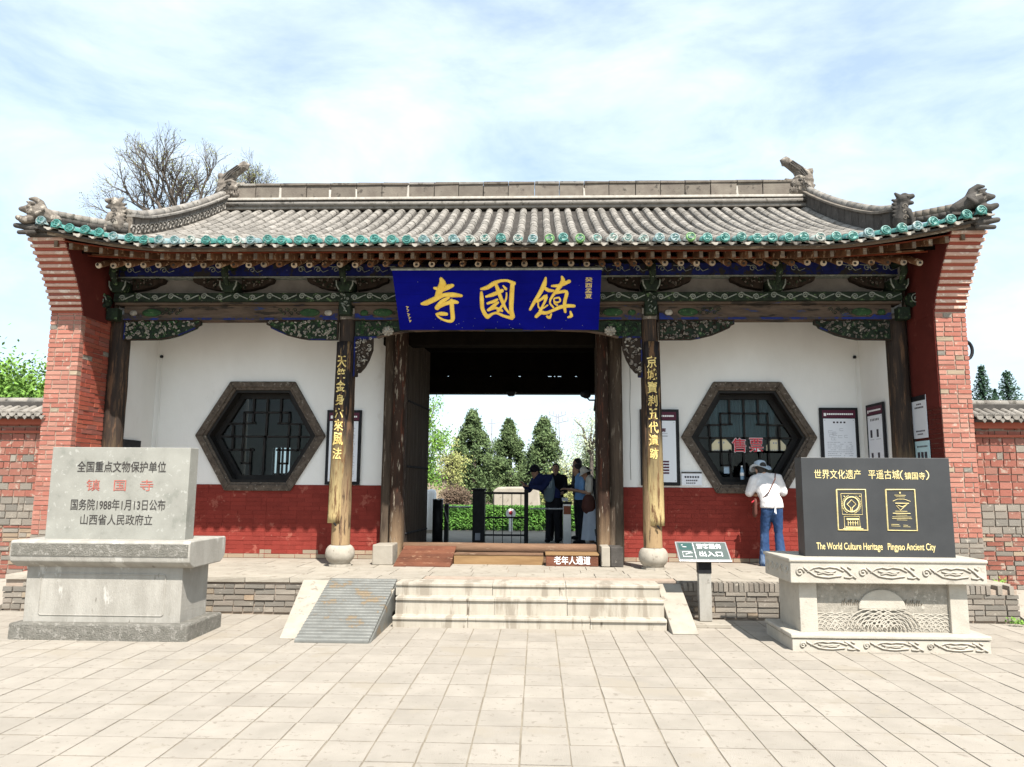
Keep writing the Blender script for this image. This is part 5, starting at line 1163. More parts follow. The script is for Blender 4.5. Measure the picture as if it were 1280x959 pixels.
b = MB(); gline(b, [(1124.5, 615), (1124.7, 617)], .010); gline(b, [(1118, 619), (1132, 619.3)], .003); gline(b, [(1119.5, 621), (1131, 621.2)], .002)
gline(b, [(1116, 626.5), (1122, 624), (1130, 624), (1138, 626.8)], .003); gline(b, [(1119, 629), (1136, 629.3)], .0055); gline(b, [(1120.5, 632), (1125.5, 638), (1134, 630.5)], .003); gline(b, [(1122, 631.5), (1128, 633.8), (1133, 631)], .004)
for y_, x0_, x1_, t_ in ((639, 1119, 1134, .003), (641.6, 1116, 1138, .0045), (643.8, 1120, 1134, .002), (646.2, 1115.5, 1139, .0025), (648.2, 1115, 1140, .0025), (650, 1121, 1134, .002), (655.5, 1114, 1124, .0025), (657.5, 1114, 1125.5, .002), (656.5, 1129, 1135, .0022), (658.5, 1129, 1138, .002)): gline(b, [(x0_, y_), (x1_, y_+.3)], t_)
b.build('gold_certificate_emblem', m_goldp, mr)

# ================================================================ small furniture
# direction sign on a post
sg_ = thing('direction_sign', (1.99, 9.1, 0), 'slanted grey green sign with white symbols on a stone post right of the steps', 'sign')
b = MB(); b.box(1.915, 2.06, 9.06, 9.16, .05, .80); b.build('post', m_granw, sg_, bevel=.004)
b = MB(); b.box(1.91, 2.065, 9.055, 9.165, .60, .79); b.build('post_collar', m_black, sg_)
b = MB(); b.box(1.80, 2.24, 8.90, 9.22, 0, .045); b.build('foot', m_cstone, sg_, bevel=.006)
SA, SB, SD = atp(852.5, 701, 8.98), atp(917.5, 701, 8.98), atp(842.5, 677, 9.26)
SU = Vector((SB.x-SA.x, 0, 0)); SV = Vector((SD.x-SA.x+.03, SD.y-SA.y, SD.z-SA.z)); SV.x = 0; SN = SU.cross(SV).normalized()
SO = Vector((1.675, 8.98, SA.z)); SU = Vector((.615, 0, 0))
b = MB(); p = [SO, SO+SU, SO+SU+SV, SO+SV]; b.hexa([q-SN*.022 for q in p]+[q for q in p]); b.build('panel_back', m_steel, sg_, bevel=.003)
rectprint(sg_, m_signg, SO, SU, SV, .025, .975, .09, .95, .002, 'panel_face')
rectprint(sg_, m_sw, SO, SU, SV, .335, .345, .12, .92, .0035, 'divider')
rectprint(sg_, M('teal_print', (.028, .07, .065), (.035, .08, .075), 5, .6, 0), SO, SU, SV, .06, .31, .56, .90, .0035, 'symbol_field')
def spt(u, v, h=.003): return SO+SU*u+SV*v+SN*h
text('sign_writing', '游客服务', spt(.40, .62), spt(.88, .62), spt(.40, .88), m_sw, sg_, .003, off=.006); text('sign_writing', '出入口', spt(.42, .22), spt(.86, .22), spt(.42, .48), m_sw, sg_, .003, off=.012)
b = MB(); b.ell(spt(.16, .70, .005), (.030, .018, .004), 10); b.ell(spt(.12, .80, .005), (.014, .012, .004), 8); b.build('bird_symbol', m_sw, sg_)
b = MB(); b.tube([spt(.27, .46), spt(.10, .46), spt(.10, .20), spt(.27, .20)], .006, 4, cap=False); b.tube([spt(.15, .33), spt(.24, .40), spt(.29, .40)], .005, 4, cap=False); b.build('exit_symbol', m_sw, sg_)

# wooden ramp, wooden step and lettered box in front of the threshold
wr = thing('wooden_ramp', (-1.65, 11.0, ZP), 'small red brown wooden ramp leaning on the left half of the threshold', 'ramp')
for k in range(5):
    v0, v1 = k/5, (k+1)/5-.012
    def wpt(u, v, h=0): 
        y = 10.83+.62*v; z = ZP+.012+.235*v; return Vector((-2.07+.02*v+(.82-.0*v)*u-.0, y, z+h)) if u else Vector((-2.07+.0*v+.05*v, y, z+h))
    b = MB(); b.hexa([wpt(0, v0, -.018), wpt(1, v0, -.018), wpt(1, v1, -.018), wpt(0, v1, -.018), wpt(0, v0, 0), wpt(1, v0, 0), wpt(1, v1, 0), wpt(0, v1, 0)]); b.build('plank', m_rwood, wr)
b = MB(); b.prism([(10.85, ZP), (11.45, ZP), (11.45, ZP+.225), (10.85, ZP+.008)], -1.275, -1.255, 'x'); b.build('side_board', m_rwood, wr)
b = MB(); b.prism([(10.85, ZP), (11.45, ZP), (11.45, ZP+.225), (10.85, ZP+.008)], -2.03, -2.01, 'x'); b.build('side_board', m_rwood, wr)
ws = thing('wooden_step', (-.5, 11.3, ZP), 'long low tan wooden step below the middle of the threshold', 'step')
b = MB(); b.box(-1.24, .09, 11.22, 11.24, ZP, ZP+.135); b.build('riser', m_ply, ws); b = MB(); b.box(-1.24, .09, 11.21, 11.48, ZP+.135, ZP+.155); b.build('tread', m_log, ws, bevel=.004)
lb_ = thing('lettered_box', (.5, 11.2, ZP), 'brown wooden box step with white characters, right of the threshold middle', 'step box')
b = MB(); b.box(.13, .89, 11.08, 11.42, ZP, ZP+.155); b.build('box', m_rwood, lb_, bevel=.003); b = MB(); b.box(.12, .90, 11.065, 11.44, ZP+.155, ZP+.178); b.build('lid', m_ply, lb_, bevel=.003)
a, c = atp(692.5, 705.5, 11.078), atp(738, 695.5, 11.078); textz('white_writing', '老年人通道', a.x, c.x, a.z, c.z, 11.078, m_sw, lb_, depth=.003, off=.008)

# bottle on the sill
bt = thing('water_bottle', (3.13, 11.9, 1.56), 'clear blue water bottle standing on the sill of the right hexagonal window', 'bottle')
m_bot = M('blue_plastic', (.25, .38, .50), (.15, .28, .42), 9, .15, 0, spec=.6)
bo = atp(928.5, 611, YW+.03); bz = HX[1][1]-HRi*.866+.06
b = MB(); b.lathe([(.028, 0), (.031, .01), (.031, .12), (.028, .15), (.014, .19), (.012, .20)], (bo.x, YW+.04, bz), 12); b.build('bottle_body', m_bot, bt, True)
b = MB(); b.lathe([(.032, 0), (.032, .05)], (bo.x, YW+.04, bz+.06), 12); b.build('label', m_sw, bt, True); b = MB(); b.lathe([(.015, 0), (.015, .02)], (bo.x, YW+.04, bz+.20), 10); b.build('cap', m_sw, bt)
# writing and papers stuck to the ticket window
m_redprint = M('red_print', (.62, .05, .07), (.58, .05, .07), 5, .5, 0)
tw = thing('ticket_lettering', (3.4, YW+.24, 2.3), 'two red characters edged in white stuck on the right hexagonal window', 'window lettering')
for ch, xa, xb in (('售', 915.5, 932), ('票', 937, 953.5)):
    Yg = YW+.20; a, c = atp(xa, 565, Yg), atp(xb, 548, Yg)
    textz('white_edge', ch, a.x-.008, c.x+.008, a.z-.008, c.z+.008, Yg+.006, m_sw, tw, depth=.004, off=.016); textz('red_character', ch, a.x, c.x, a.z, c.z, Yg, m_redprint, tw, depth=.004, off=.004)
m_cream = M('cream_paper', (.70, .62, .42), (.66, .58, .38), 4, .6, 0); m_paleb = M('pale_blue_paper', (.45, .56, .66), (.42, .52, .62), 4, .6, 0)
for (xa, xb, ya, yb, lab, ml_) in ((889, 914, 548, 565, 'cream arched notice behind the glass left of the red ticket lettering', m_cream), (958, 982, 549, 565, 'cream arched notice behind the glass right of the red ticket lettering', m_cream)):
    Yg = YW+.2455; a, c = atp(xa, yb, Yg), atp(xb, ya, Yg); t_ = thing('notice', ((a.x+c.x)/2, Yg, a.z), lab, 'notice', 'cream notices in the ticket window'); w_ = c.x-a.x; h_ = c.z-a.z
    b = MB(); b.prism([(a.x, a.z), (c.x, a.z), (c.x, a.z+h_*.5), (c.x-w_*.3, c.z), (a.x+w_*.3, c.z), (a.x, a.z+h_*.5)][::-1], Yg, Yg+.006); b.build('card', ml_, t_)
    b = MB(); 
    for k in range(6): b.box(a.x+w_*(.15+.12*k), a.x+w_*(.22+.12*k), Yg-.002, Yg, a.z+.02, a.z+.035)
    for k in range(3): b.box(a.x+w_*(.35+.12*k), a.x+w_*(.42+.12*k), Yg-.002, Yg, a.z+h_*.62, a.z+h_*.75)
    b.build('print', m_greyprint, t_)
Yg = YW+.2455; a, c = atp(905, 592, Yg), atp(914, 582, Yg); t_ = thing('sticker', (a.x, Yg, a.z), 'pale blue square sticker low on the left of the ticket window', 'sticker'); b = MB(); b.box(a.x, c.x, Yg, Yg+.006, a.z, c.z); b.build('card', m_paleb, t_)

# camera lamp under the doorway head
cc = thing('security_camera', (.86, 12.3, 3.1), 'black security camera on a bracket at the top right of the doorway', 'camera')
a = atp(733, 494, 12.3); b = MB(); b.ell((a.x, 12.3, a.z), (.075, .10, .06), 12); b.tube([(a.x-.06, 12.2, a.z-.0), (a.x+.02, 12.3, a.z+.03)], .055, 10); b.build('housing', m_black, cc, True); b = MB(); b.tube([(a.x, 12.3, a.z-.03), (a.x+.05, 12.3, a.z-.085), (a.x+.16, 12.3, a.z-.085)], .014, 6); b.build('arm', m_black, cc)
lp = thing('ceiling_lamp', (-.57, 15.8, 3.55), 'small dark lamp box under the rear lintel of the passage', 'lamp')
b = MB(); b.prism([(-.68, 3.60), (-.46, 3.60), (-.50, 3.52), (-.64, 3.52)], 15.7, 15.85); b.build('lamp_body', m_black, lp); b = MB(); b.box(-.62, -.52, 15.74, 15.8, 3.505, 3.52); b.build('lens', m_greyprint, lp)

# ================================================================ turnstiles and railings in the passage
def px_box(x0, x1, y0, y1, Y, d=.1): a, c = atp(x0, y1, Y), atp(x1, y0, Y); return a.x, c.x, Y, Y+d, a.z, c.z
ts = thing('turnstile', (-2.0, 15, ZP), 'black rounded turnstile post with swing bar left of the passage opening', 'turnstile')
x0, x1, y0, y1, z0, z1 = px_box(540, 554, 625, 678, 15); b = MB(); b.tube([((x0+x1)/2, 15, ZP), ((x0+x1)/2, 15, z1)], (x1-x0)/2, 16, cap=False); b.build('drum', m_black, ts, True)
b = MB(); b.tube([((x0+x1)/2, 15, z1), ((x0+x1)/2, 15, z1+.02)], (x1-x0)/2+.005, 16, cap=False); b.build('cap', m_steel, ts, True)
b = MB(); b.box(x1+.02, x1+.10, 15.05, 15.2, ZP, z1-.08); b.build('gate_post', m_black, ts, bevel=.01); b = MB(); b.tube([(x1, 15.03, z1-.1), (x1+.1, 15.03, ZP+.4)], .012, 6); b.build('swing_bar', m_steel, ts)
b = MB(); x_ = atp(588, 634, 15.1); b.tube([(x1+.1, 15.12, x_.z), (x_.x, 15.12, x_.z)], .018, 8); b.build('barrier_arm', m_steel, ts)
ts = thing('turnstile', (-1.2, 15, ZP), 'broad black turnstile cabinet with flat top left of the railing', 'turnstile')
x0, x1, y0, y1, z0, z1 = px_box(590, 606, 611, 678, 14.9); b = MB(); b.box(x0, x1, 14.9, 15.2, ZP, z1-.03); b.build('cabinet', m_black, ts, bevel=.012); b = MB(); b.box(x0-.015, x1+.015, 14.88, 15.22, z1-.03, z1+.005); b.build('top', m_black, ts, bevel=.01)
b = MB(); b.box(x0+.06, x1-.08, 14.892, 14.9, ZP+.08, ZP+.22); b.build('service_panel', m_greyprint, ts)
rl = thing('railing', (-.7, 15, ZP), 'black metal railing panel with thin upright bars across the middle of the passage', 'railing')
xa, xb = atp(606, 615, 15).x, atp(658, 615, 15).x; zt = atp(630, 616.5, 15).z; zm = atp(630, 647, 15).z; zl = atp(630, 669, 15).z
for z, r_ in ((zt, .022), (zm, .018), (zl, .018)): b = MB(); b.box(xa, xb, 15-r_*.5, 15+r_*.5, z-r_, z+r_); b.build('rail', m_black, rl)
for k in range(1, 5): x = xa+(xb-xa)*k/4.6; b = MB(); b.box(x-.007, x+.007, 14.992, 15.008, ZP+.02, zt); b.build('bar', m_black, rl)
x0, x1, _, _, z0, z1 = px_box(655, 660.5, 612, 678, 15); b = MB(); b.box(x0, x1, 14.96, 15.05, ZP, z1); b.build('post', m_black, rl)
sp = thing('ticket_scanner', (.6, 14.8, ZP), 'white ticket scanner pillar with red notice beside the queue in the passage', 'ticket scanner')
x0, x1, _, _, z0, z1 = px_box(704, 714, 630, 680, 14.6); b = MB(); b.box(x0, x1, 14.6, 14.75, ZP, z1); b.build('pillar', m_steel, sp, bevel=.008)
b = MB(); b.box(x0-.02, x1+.02, 14.57, 14.78, z1, z1+.04); b.build('scanner_head', m_black, sp, bevel=.01)
b = MB(); b.hexa([(x0-.02, 14.60, z1+.05), (x1-.06, 14.60, z1+.05), (x1-.06, 14.75, z1+.10), (x0-.02, 14.75, z1+.10), (x0-.02, 14.60, z1+.065), (x1-.06, 14.60, z1+.065), (x1-.06, 14.75, z1+.115), (x0-.02, 14.75, z1+.115)]); b.build('screen', m_sw, sp)
b = MB(); b.box(x0+.01, x1-.01, 14.590, 14.598, z1-.20, z1-.04); b.build('notice_plate', M('rust_notice', (.34, .13, .07), (.30, .11, .06), 5, .6, 0), sp)
b = MB(); b.tube([(x1-.05, 14.594, z1-.10), (x1-.09, 14.594, z1-.08), (x1-.11, 14.594, z1-.12), (x1-.08, 14.594, z1-.15)], .007, 5); b.build('notice_symbol', m_redprint, sp)
ar = atp(663, 636, 14.7); b = MB(); b.tube([(ar.x, 14.68, ar.z), (x0, 14.68, ar.z)], .014, 8); b.build('barrier_arm', m_steel, sp)

# ================================================================ people
m_skin = M('skin', (.48, .29, .20), (.44, .26, .18), 6, .6, 0)
def capsule(b, p, q, r0, r1, n=12, flat=1.0, fn=None):
    p, q = Vector(p), Vector(q); b.tube([p, p.lerp(q, .33), p.lerp(q, .66), q], [r0, r0*.67+r1*.36, r0*.34+r1*.68, r1], n, flat, fn)
def hand(b, w, d, up, s=1, curl=.5):
    """palm and five separate bent fingers at wrist w pointing along d; up = back of the hand"""
    w, d, up = Vector(w), Vector(d).normalized(), Vector(up); up = (up-d*up.dot(d)).normalized(); sd = d.cross(up)*s
    b.tube([w, w+d*.035, w+d*.08], [.024, .036, .038], 8, .45, up)
    for k, ln in enumerate((.062, .072, .067, .052)):
        o = w+d*.085+sd*(.028-.019*k); a = o+d*ln*.5-up*.008; c = a+(d*math.cos(curl)-up*math.sin(curl)).normalized()*ln*.35; e = c+(d*math.cos(curl*2)-up*math.sin(curl*2)).normalized()*ln*.28
        b.tube([o, a, c, e], [.0095, .009, .0085, .0075], 6)
    o = w+d*.03+sd*.030; b.tube([o, o+d*.03+sd*.025-up*.01, o+d*.058+sd*.030-up*.018], [.012, .0105, .009], 6)
def person(name, pos, yaw, P, label, mats, h=1.62, vox=.016, extra=None, group=None, skirt=False, hair=None):
    """P: local joints (x right, y forward, z up) ; pelvis, chest, neck, head, hands, elbows, knees, feet"""
    t_ = thing(name, pos, label, 'person', group); M4 = Matrix.Translation(pos) @ Matrix.Rotation(yaw, 4, 'Z'); k = h/1.70
    def W(p): return M4 @ (Vector(p)*k)
    def Wd(v): return M4.to_3x3() @ Vector(v)
    def fig(b, parts, g=0.0):
        fx = Wd((0, 1, 0))
        if 'torso' in parts:
            pv, ch, nk = Vector(P['pelvis']), Vector(P['chest']), Vector(P['neck']); mid = pv.lerp(ch, .45)
            b.tube([W(pv-Vector((0, 0, 0 if g else .06))), W(pv), W(mid), W(ch), W(nk-Vector((0, 0, .09)))], [(.155+g)*k, (.165+g)*k, (.140+g)*k, (.168+g)*k, (.14+g)*k], 14, .66, fx)
            for s in (-1, 1): b.ell(W(P['sh%d' % (s > 0)]), ((.058+g)*k,)*3, 10)
            b.tube([W(P['sh0']), W(nk-Vector((0, 0, .06))), W(P['sh1'])], [(.055+g)*k, (.075+g)*k, (.055+g)*k], 10, .8, fx)
        if 'neck' in parts: b.tube([W(Vector(P['neck'])-Vector((0, 0, .06))), W(P['neck']), W(P['head'])], [.062*k, .052*k, .05*k], 10)
        if 'head' in parts:
            hd = Vector(P['head']); f = Vector(P.get('look', (0, 1, 0))).normalized(); r = f.cross(Vector((0, 0, 1))).normalized(); u = r.cross(f)
            q = Matrix([Wd(r), Wd(f), Wd(u)]).transposed()
            b.ell(W(hd+u*.05), (.075*k, .095*k, .10*k), 14, q); b.ell(W(hd+f*.025-u*.035), (.056*k, .068*k, .075*k), 12, q)
            b.tube([W(hd+f*.085+u*.035), W(hd+f*.112-u*.005), W(hd+f*.09-u*.015)], [.012*k, .016*k, .012*k], 6)       # nose
            b.ell(W(hd+f*.086-u*.048), (.024*k, .012*k, .009*k), 8, q); b.ell(W(hd+f*.08-u*.085), (.024*k, .02*k, .02*k), 8, q)   # mouth, chin
            for s in (-1, 1): b.ell(W(hd+r*(.076*s)+u*.005), (.012*k, .022*k, .034*k), 8, q); b.ell(W(hd+f*.082+r*(.03*s)+u*.028), (.013*k, .008*k, .007*k), 8, q)
        for s in (0, 1):
            if 'arm' in parts:
                capsule(b, W(P['sh%d' % s]), W(P['el%d' % s]), (.050+g)*k, (.040+g)*k); capsule(b, W(P['el%d' % s]), W(P['wr%d' % s]), (.040+g)*k, (.027+g)*k)
            if 'sleeve' in parts:
                e_ = Vector(P['sh%d' % s]).lerp(Vector(P['el%d' % s]), P.get('slv', .8)); capsule(b, W(P['sh%d' % s]), W(e_), (.058+g)*k, (.054+g)*k)
            if 'lsleeve' in parts: capsule(b, W(P['sh%d' % s]), W(P['el%d' % s]), (.058+g)*k, (.050+g)*k); capsule(b, W(P['el%d' % s]), W(Vector(P['el%d' % s]).lerp(Vector(P['wr%d' % s]), .9)), (.05+g)*k, (.038+g)*k)
            if 'hand' in parts:
                d = (Vector(P['wr%d' % s])-Vector(P['el%d' % s])); hand(b, W(P['wr%d' % s]), Wd(d), Wd((0, .3, 1)), 1 if s == 0 else -1, .55)
            hp = Vector(P['pelvis'])+Vector(((-.075, .075)[s], 0, -.02))
            if 'leg' in parts: capsule(b, W(hp), W(P['kn%d' % s]), (.078+g)*k, (.050+g)*k, 14); capsule(b, W(P['kn%d' % s]), W(P['ft%d' % s]), (.056+g)*k, (.036+g)*k, 12)
            if 'trouser' in parts:
                fl = P.get('flare', .066); ft = Vector(P['ft%d' % s])-Vector((0, 0, .035)); kn = Vector(P['kn%d' % s])
                b.tube([W(hp+Vector((0, 0, .05))), W(hp-Vector((0, 0, .08))), W(hp.lerp(kn, .5)), W(kn), W(kn.lerp(ft, .5)), W(ft)], [.085*k, .094*k, .083*k, .064*k, (.062+(fl-.066)*.4)*k, fl*k], 14)
            if 'shoe' in parts:
                a = Vector(P['ft%d' % s]); b.tube([W((a.x, a.y-.05, .045)), W((a.x, a.y+.03, .05)), W((a.x*1.05, a.y+.13, .035)), W((a.x*1.08, a.y+.17, .03))], [.042*k, .045*k, .042*k, .03*k], 10, .9)
    b = MB(); fig(b, ('torso', 'neck', 'head', 'arm', 'hand', 'leg')); body = b.build('body', m_skin, t_, True, remesh=vox*.62, sm=2)
    b = MB(); fig(b, ('torso', 'lsleeve' if P.get('long') else 'sleeve'), P.get('loose', .016)); pv_ = Vector(P['pelvis']); ch_ = Vector(P['chest']); lo_ = P.get('hem', .02)
    b.tube([W(pv_-Vector((0, 0, lo_))), W(pv_+Vector((0, 0, .06))), W(pv_.lerp(ch_, .6))], [.182*k, .170*k, .150*k], 16, .76, Wd((0, 1, 0)), cap=False)
    sh_ = b.build('shirt', mats[0], t_, True, remesh=vox, sm=2); folds(sh_, .07, .013)
    if skirt:
        b = MB(); pv = Vector(P['pelvis']); n = 28
        for j in range(9):
            t = j/8; z = pv.z+.06-(pv.z+.06-.14)*t; r_ = .165+.11*t
            for q in range(n): a = 2*math.pi*q/n; rr_ = r_*(1+.07*t*math.sin(a*7)); b.v.append(tuple(W((pv.x*(1-t)+rr_*math.cos(a), pv.y*(1-t)+rr_*.8*math.sin(a), z))))
        for j in range(8):
            for q in range(n): q2 = (q+1) % n; b.f.append((j*n+q, j*n+q2, (j+1)*n+q2, (j+1)*n+q))
        b.f.append(tuple(range(n))); b.build('skirt', mats[1], t_, True)
    else:
        b = MB(); fig(b, ('trouser',)); b.tube([W(Vector(P['pelvis'])-Vector((0, 0, .06))), W(Vector(P['pelvis'])+Vector((0, 0, .05)))], [.158*k, .148*k], 14, .72, Wd((0, 1, 0))); folds(b.build('trousers', mats[1], t_, True, remesh=vox, sm=3), .05, .014)
    b = MB(); fig(b, ('shoe',)); b.build('shoes', mats[2], t_, True, remesh=vox, sm=1)
    hd = Vector(P['head']); f = Vector(P.get('look', (0, 1, 0))).normalized(); r = f.cross(Vector((0, 0, 1))).normalized(); u = r.cross(f); q = Matrix([Wd(r), Wd(f), Wd(u)]).transposed()
    b = MB(); b.ell(W(hd+u*.07-f*.022), (.086*k, .098*k, .098*k), 14, q)
    if hair == 'long': b.ell(W(hd-f*.05-u*.02), (.08*k, .06*k, .11*k), 12, q)
    else: b.ell(W(hd-f*.045+u*.0), (.078*k, .06*k, .07*k), 12, q)
    b.build('hair', m_ink, t_, True, remesh=vox*.8, sm=1)
    if extra: extra(t_, W, Wd, k, hd, f, r, u, q)
    return t_
m_wsh = M('white_print_blouse', (.72, .70, .70), (.62, .60, .60), 9, .85, .35, 14, spots=((.45, .40, .42), 22, .68))
m_jean = M('washed_blue_denim', (.020, .045, .115), (.04, .078, .17), 5, .85, .5, 22, st=(1, 1, .5), spots=((.15, .21, .32), 5, .60))
m_shoe = M('grey_trainer', (.45, .42, .42), (.30, .28, .28), 20, .8, .1); m_dark = M('dark_cloth', (.018, .018, .022), (.025, .025, .03), 6, .9, .2, 20)
m_hatb = M('pale_blue_cotton', (.50, .58, .66), (.44, .52, .60), 9, .8, .1); m_bagb = M('brown_leather', (.09, .04, .03), (.13, .05, .04), 6, .6, .1)
m_lblue = M('light_blue_shirt', (.24, .46, .82), (.20, .40, .75), 6, .85, .2, 20); m_navy = M('navy_jacket', (.02, .03, .10), (.03, .04, .13), 6, .85, .2, 20)
m_cream2 = M('cream_cotton', (.80, .76, .68), (.74, .70, .62), 6, .85, .2, 20); m_skirt = M('pale_blue_skirt_cloth', (.68, .73, .82), (.60, .65, .75), 6, .85, .2, 20); m_slate = M('slate_blue_bag', (.16, .22, .26), (.13, .18, .22), 6, .8, .1)
# woman at the ticket window, seen from behind, leaning on the sill
def ex_w(t_, W, Wd, k, hd, f, r, u, q):
    b = MB(); n = 24; c = hd+u*.085
    for j, (rr_, zz) in enumerate(((.03, .098), (.085, .075), (.10, .02), (.108, -.01), (.145, -.035), (.168, -.03))):
        for i in range(n):
            a = 2*math.pi*i/n; wv = .030*math.sin(a*2+.8)*(j >= 4)+(.05 if j >= 4 and math.cos(a) < -.5 else 0)*0
            b.v.append(tuple(W(c+r*(rr_*math.cos(a))+f*(rr_*math.sin(a))+u*(zz+wv*(1 if j == 4 else 1.7)))))
    for j in range(5):
        for i in range(n): i2 = (i+1) % n; b.f.append((j*n+i, j*n+i2, (j+1)*n+i2, (j+1)*n+i))
    b.f.append(tuple(range(n))); b.build('bucket_hat', m_hatb, t_, True)
    b = MB(); b.tube([W((-.15, .12, .86)), W((-.20, .04, .92)), W((-.05, -.135, 1.13)), W((.06, -.11, 1.33)), W((.10, .0, 1.42))], .010, 6, .5); b.build('bag_strap', m_bagb, t_)
    b = MB(); b.tube([W((-.215, .04, .98)), W((-.225, .05, .80))], [.055*k, .072*k], 12, .5, Wd((1, 0, 0))); b.build('shoulder_bag', m_bagb, t_, True)
    b = MB(); b.tube([W((-.235, .03, .99)), W((-.265, .04, .97))], [.014, .010], 6); b.build('red_bag_charm', m_redprint, t_)
    b = MB(); b.tube([W((.03, -.165, .93)), W((.035, -.17, .80))], .008, 5, cap=False); b.tube([W((.03, -.165, .93)), W((.015, -.17, .82))], .006, 5, cap=False); b.build('blouse_tie', m_sw, t_)
Pw = dict(pelvis=(.02, -.02, .93), chest=(-.01, .08, 1.19), neck=(-.03, .17, 1.41), head=(-.055, .235, 1.455), sh0=(-.195, .12, 1.325), sh1=(.165, .10, 1.35), el0=(-.275, .13, 1.11), el1=(.25, .11, 1.12), wr0=(-.17, .30, 1.10), wr1=(.12, .31, 1.14),
          kn0=(-.085, .05, .50), kn1=(.115, .0, .50), ft0=(-.10, .03, .07), ft1=(.13, -.05, .07), look=(-.3, 1, -.12), slv=.97, flare=.094, loose=.018, hem=.045)
person('person', (3.50, 11.40, ZP), 0, Pw, 'woman in white blouse, jeans and pale hat at the ticket window, seen from behind', (m_wsh, m_jean, m_shoe), 1.64, .014, ex_w)
# visitors inside the passage
def stand(**k):
    P = dict(pelvis=(0, 0, .95), chest=(0, .01, 1.22), neck=(0, .02, 1.47), head=(0, .04, 1.56), sh0=(-.185, .0, 1.40), sh1=(.185, .0, 1.40), el0=(-.22, .02, 1.12), el1=(.22, .02, 1.12), wr0=(-.18, .22, 1.08), wr1=(.18, .22, 1.08),
             kn0=(-.09, .03, .50), kn1=(.09, .01, .50), ft0=(-.10, .0, .08), ft1=(.11, -.03, .08), look=(0, 1, -.2)); P.update(k); return P
def ex_cap(t_, W, Wd, k, hd, f, r, u, q):
    b = MB(); b.ell(W(hd+u*.085), (.098*k, .11*k, .095*k), 14, q); b.tube([W(hd+f*.07+u*.07), W(hd+f*.19+u*.045)], [.075*k, .06*k], 10, .18, Wd(u)); b.tube([W(hd-f*.03+u*.04), W(hd-f*.17+u*.02)], [.09*k, .07*k], 10, .2, Wd(u)); b.build('sun_cap', m_dark, t_, True, remesh=.012, sm=1)
    b = MB(); b.tube([W((.03, .17, 1.30)), W((.03, .19, 1.12)), W((.03, .18, .92))], [.10*k, .13*k, .10*k], 12, .5, Wd((0, 1, 0))); b.build('chest_bag', m_slate, t_, True)
    b = MB(); 
    for i in range(4): b.tube([W((-.04+i*.035, .245, 1.27-.01*i)), W((-.02+i*.035, .255, 1.13))], .008, 4)
    b.build('bag_stripe', m_paleb, t_)
xp = lambda px, Y: atp(px, 640, Y).x
FZ = ZP
person('person', (xp(691, 15.6), 15.6, FZ), R(165), stand(pelvis=(0, 0, .93), chest=(.13, .10, 1.19), neck=(.24, .20, 1.38), head=(.31, .26, 1.44), sh0=(.02, .15, 1.34), sh1=(.38, .05, 1.30), el0=(.14, .36, 1.12), el1=(.46, .22, 1.08), wr0=(.40, .42, 1.16), wr1=(.52, .42, 1.20), look=(.6, .8, -.3), long=1),
       'visitor in navy jacket and cap with a chest bag, leaning over the passage railing', (m_navy, m_dark, m_dark), 1.68, .02, ex_cap)
person('person', (xp(695, 16.0), 16.1, FZ), R(175), stand(long=1), 'dark clothed visitor standing just behind the one in a cap', (m_dark, m_dark, m_dark), 1.62, .02)
person('person', (xp(724, 16.4), 16.4, FZ), R(110), stand(long=1), 'tallest dark clothed visitor at the back of the queue, behind the light blue shirt', (m_dark, m_dark, m_dark), 1.74, .02)
def ex_ph(t_, W, Wd, k, hd, f, r, u, q): b = MB(); b.box(-.035, .035, -.005, .005, -.07, .07); b.v = [tuple(W(Vector((x, y+.36, z+1.16)))) for x, y, z in b.v]; b.build('phone', m_black, t_)
person('person', (xp(726, 15.2), 15.2, FZ), R(95), stand(head=(0, .07, 1.55), wr0=(-.06, .30, 1.16), wr1=(.06, .28, 1.16), slv=.95), 'person in light blue shirt reading a phone in the passage queue', (m_lblue, m_dark, m_dark), 1.60, .02, ex_ph)
def ex_hat(t_, W, Wd, k, hd, f, r, u, q):
    b = MB(); n = 20; c = hd+u*.09
    for rr_, zz in ((.03, .09), (.08, .07), (.10, .0), (.105, -.02), (.15, -.05), (.17, -.065)):
        for i in range(n): a = 2*math.pi*i/n; b.v.append(tuple(W(c+r*(rr_*math.cos(a))+f*(rr_*math.sin(a))+u*zz)))
    for j in range(5):
        for i in range(n): i2 = (i+1) % n; b.f.append((j*n+i, j*n+i2, (j+1)*n+i2, (j+1)*n+i))
    b.f.append(tuple(range(n))); b.build('sun_hat', m_cream2, t_, True)
    b = MB(); b.tube([W((-.16, .04, .98)), W((-.16, .05, .82))], [.13*k, .15*k], 12, .4, Wd((1, 0, 0))); b.build('red_brown_bag', m_bagb, t_, True)
    b = MB(); b.tube([W((-.12, -.10, 1.32)), W((-.10, -.15, 1.05))], [.11*k, .13*k], 12, .6, Wd((0, 1, 0))); b.build('backpack', m_dark, t_, True)
person('person', (xp(739, 14.7), 14.7, FZ), R(82), stand(head=(0, .10, 1.52), wr0=(-.08, .34, 1.18), wr1=(.06, .32, 1.16), look=(0, 1, -.5)), 'woman in cream top, pale skirt and sun hat in the passage queue', (m_cream2, m_skirt, m_shoe), 1.55, .02, ex_hat, skirt=True)

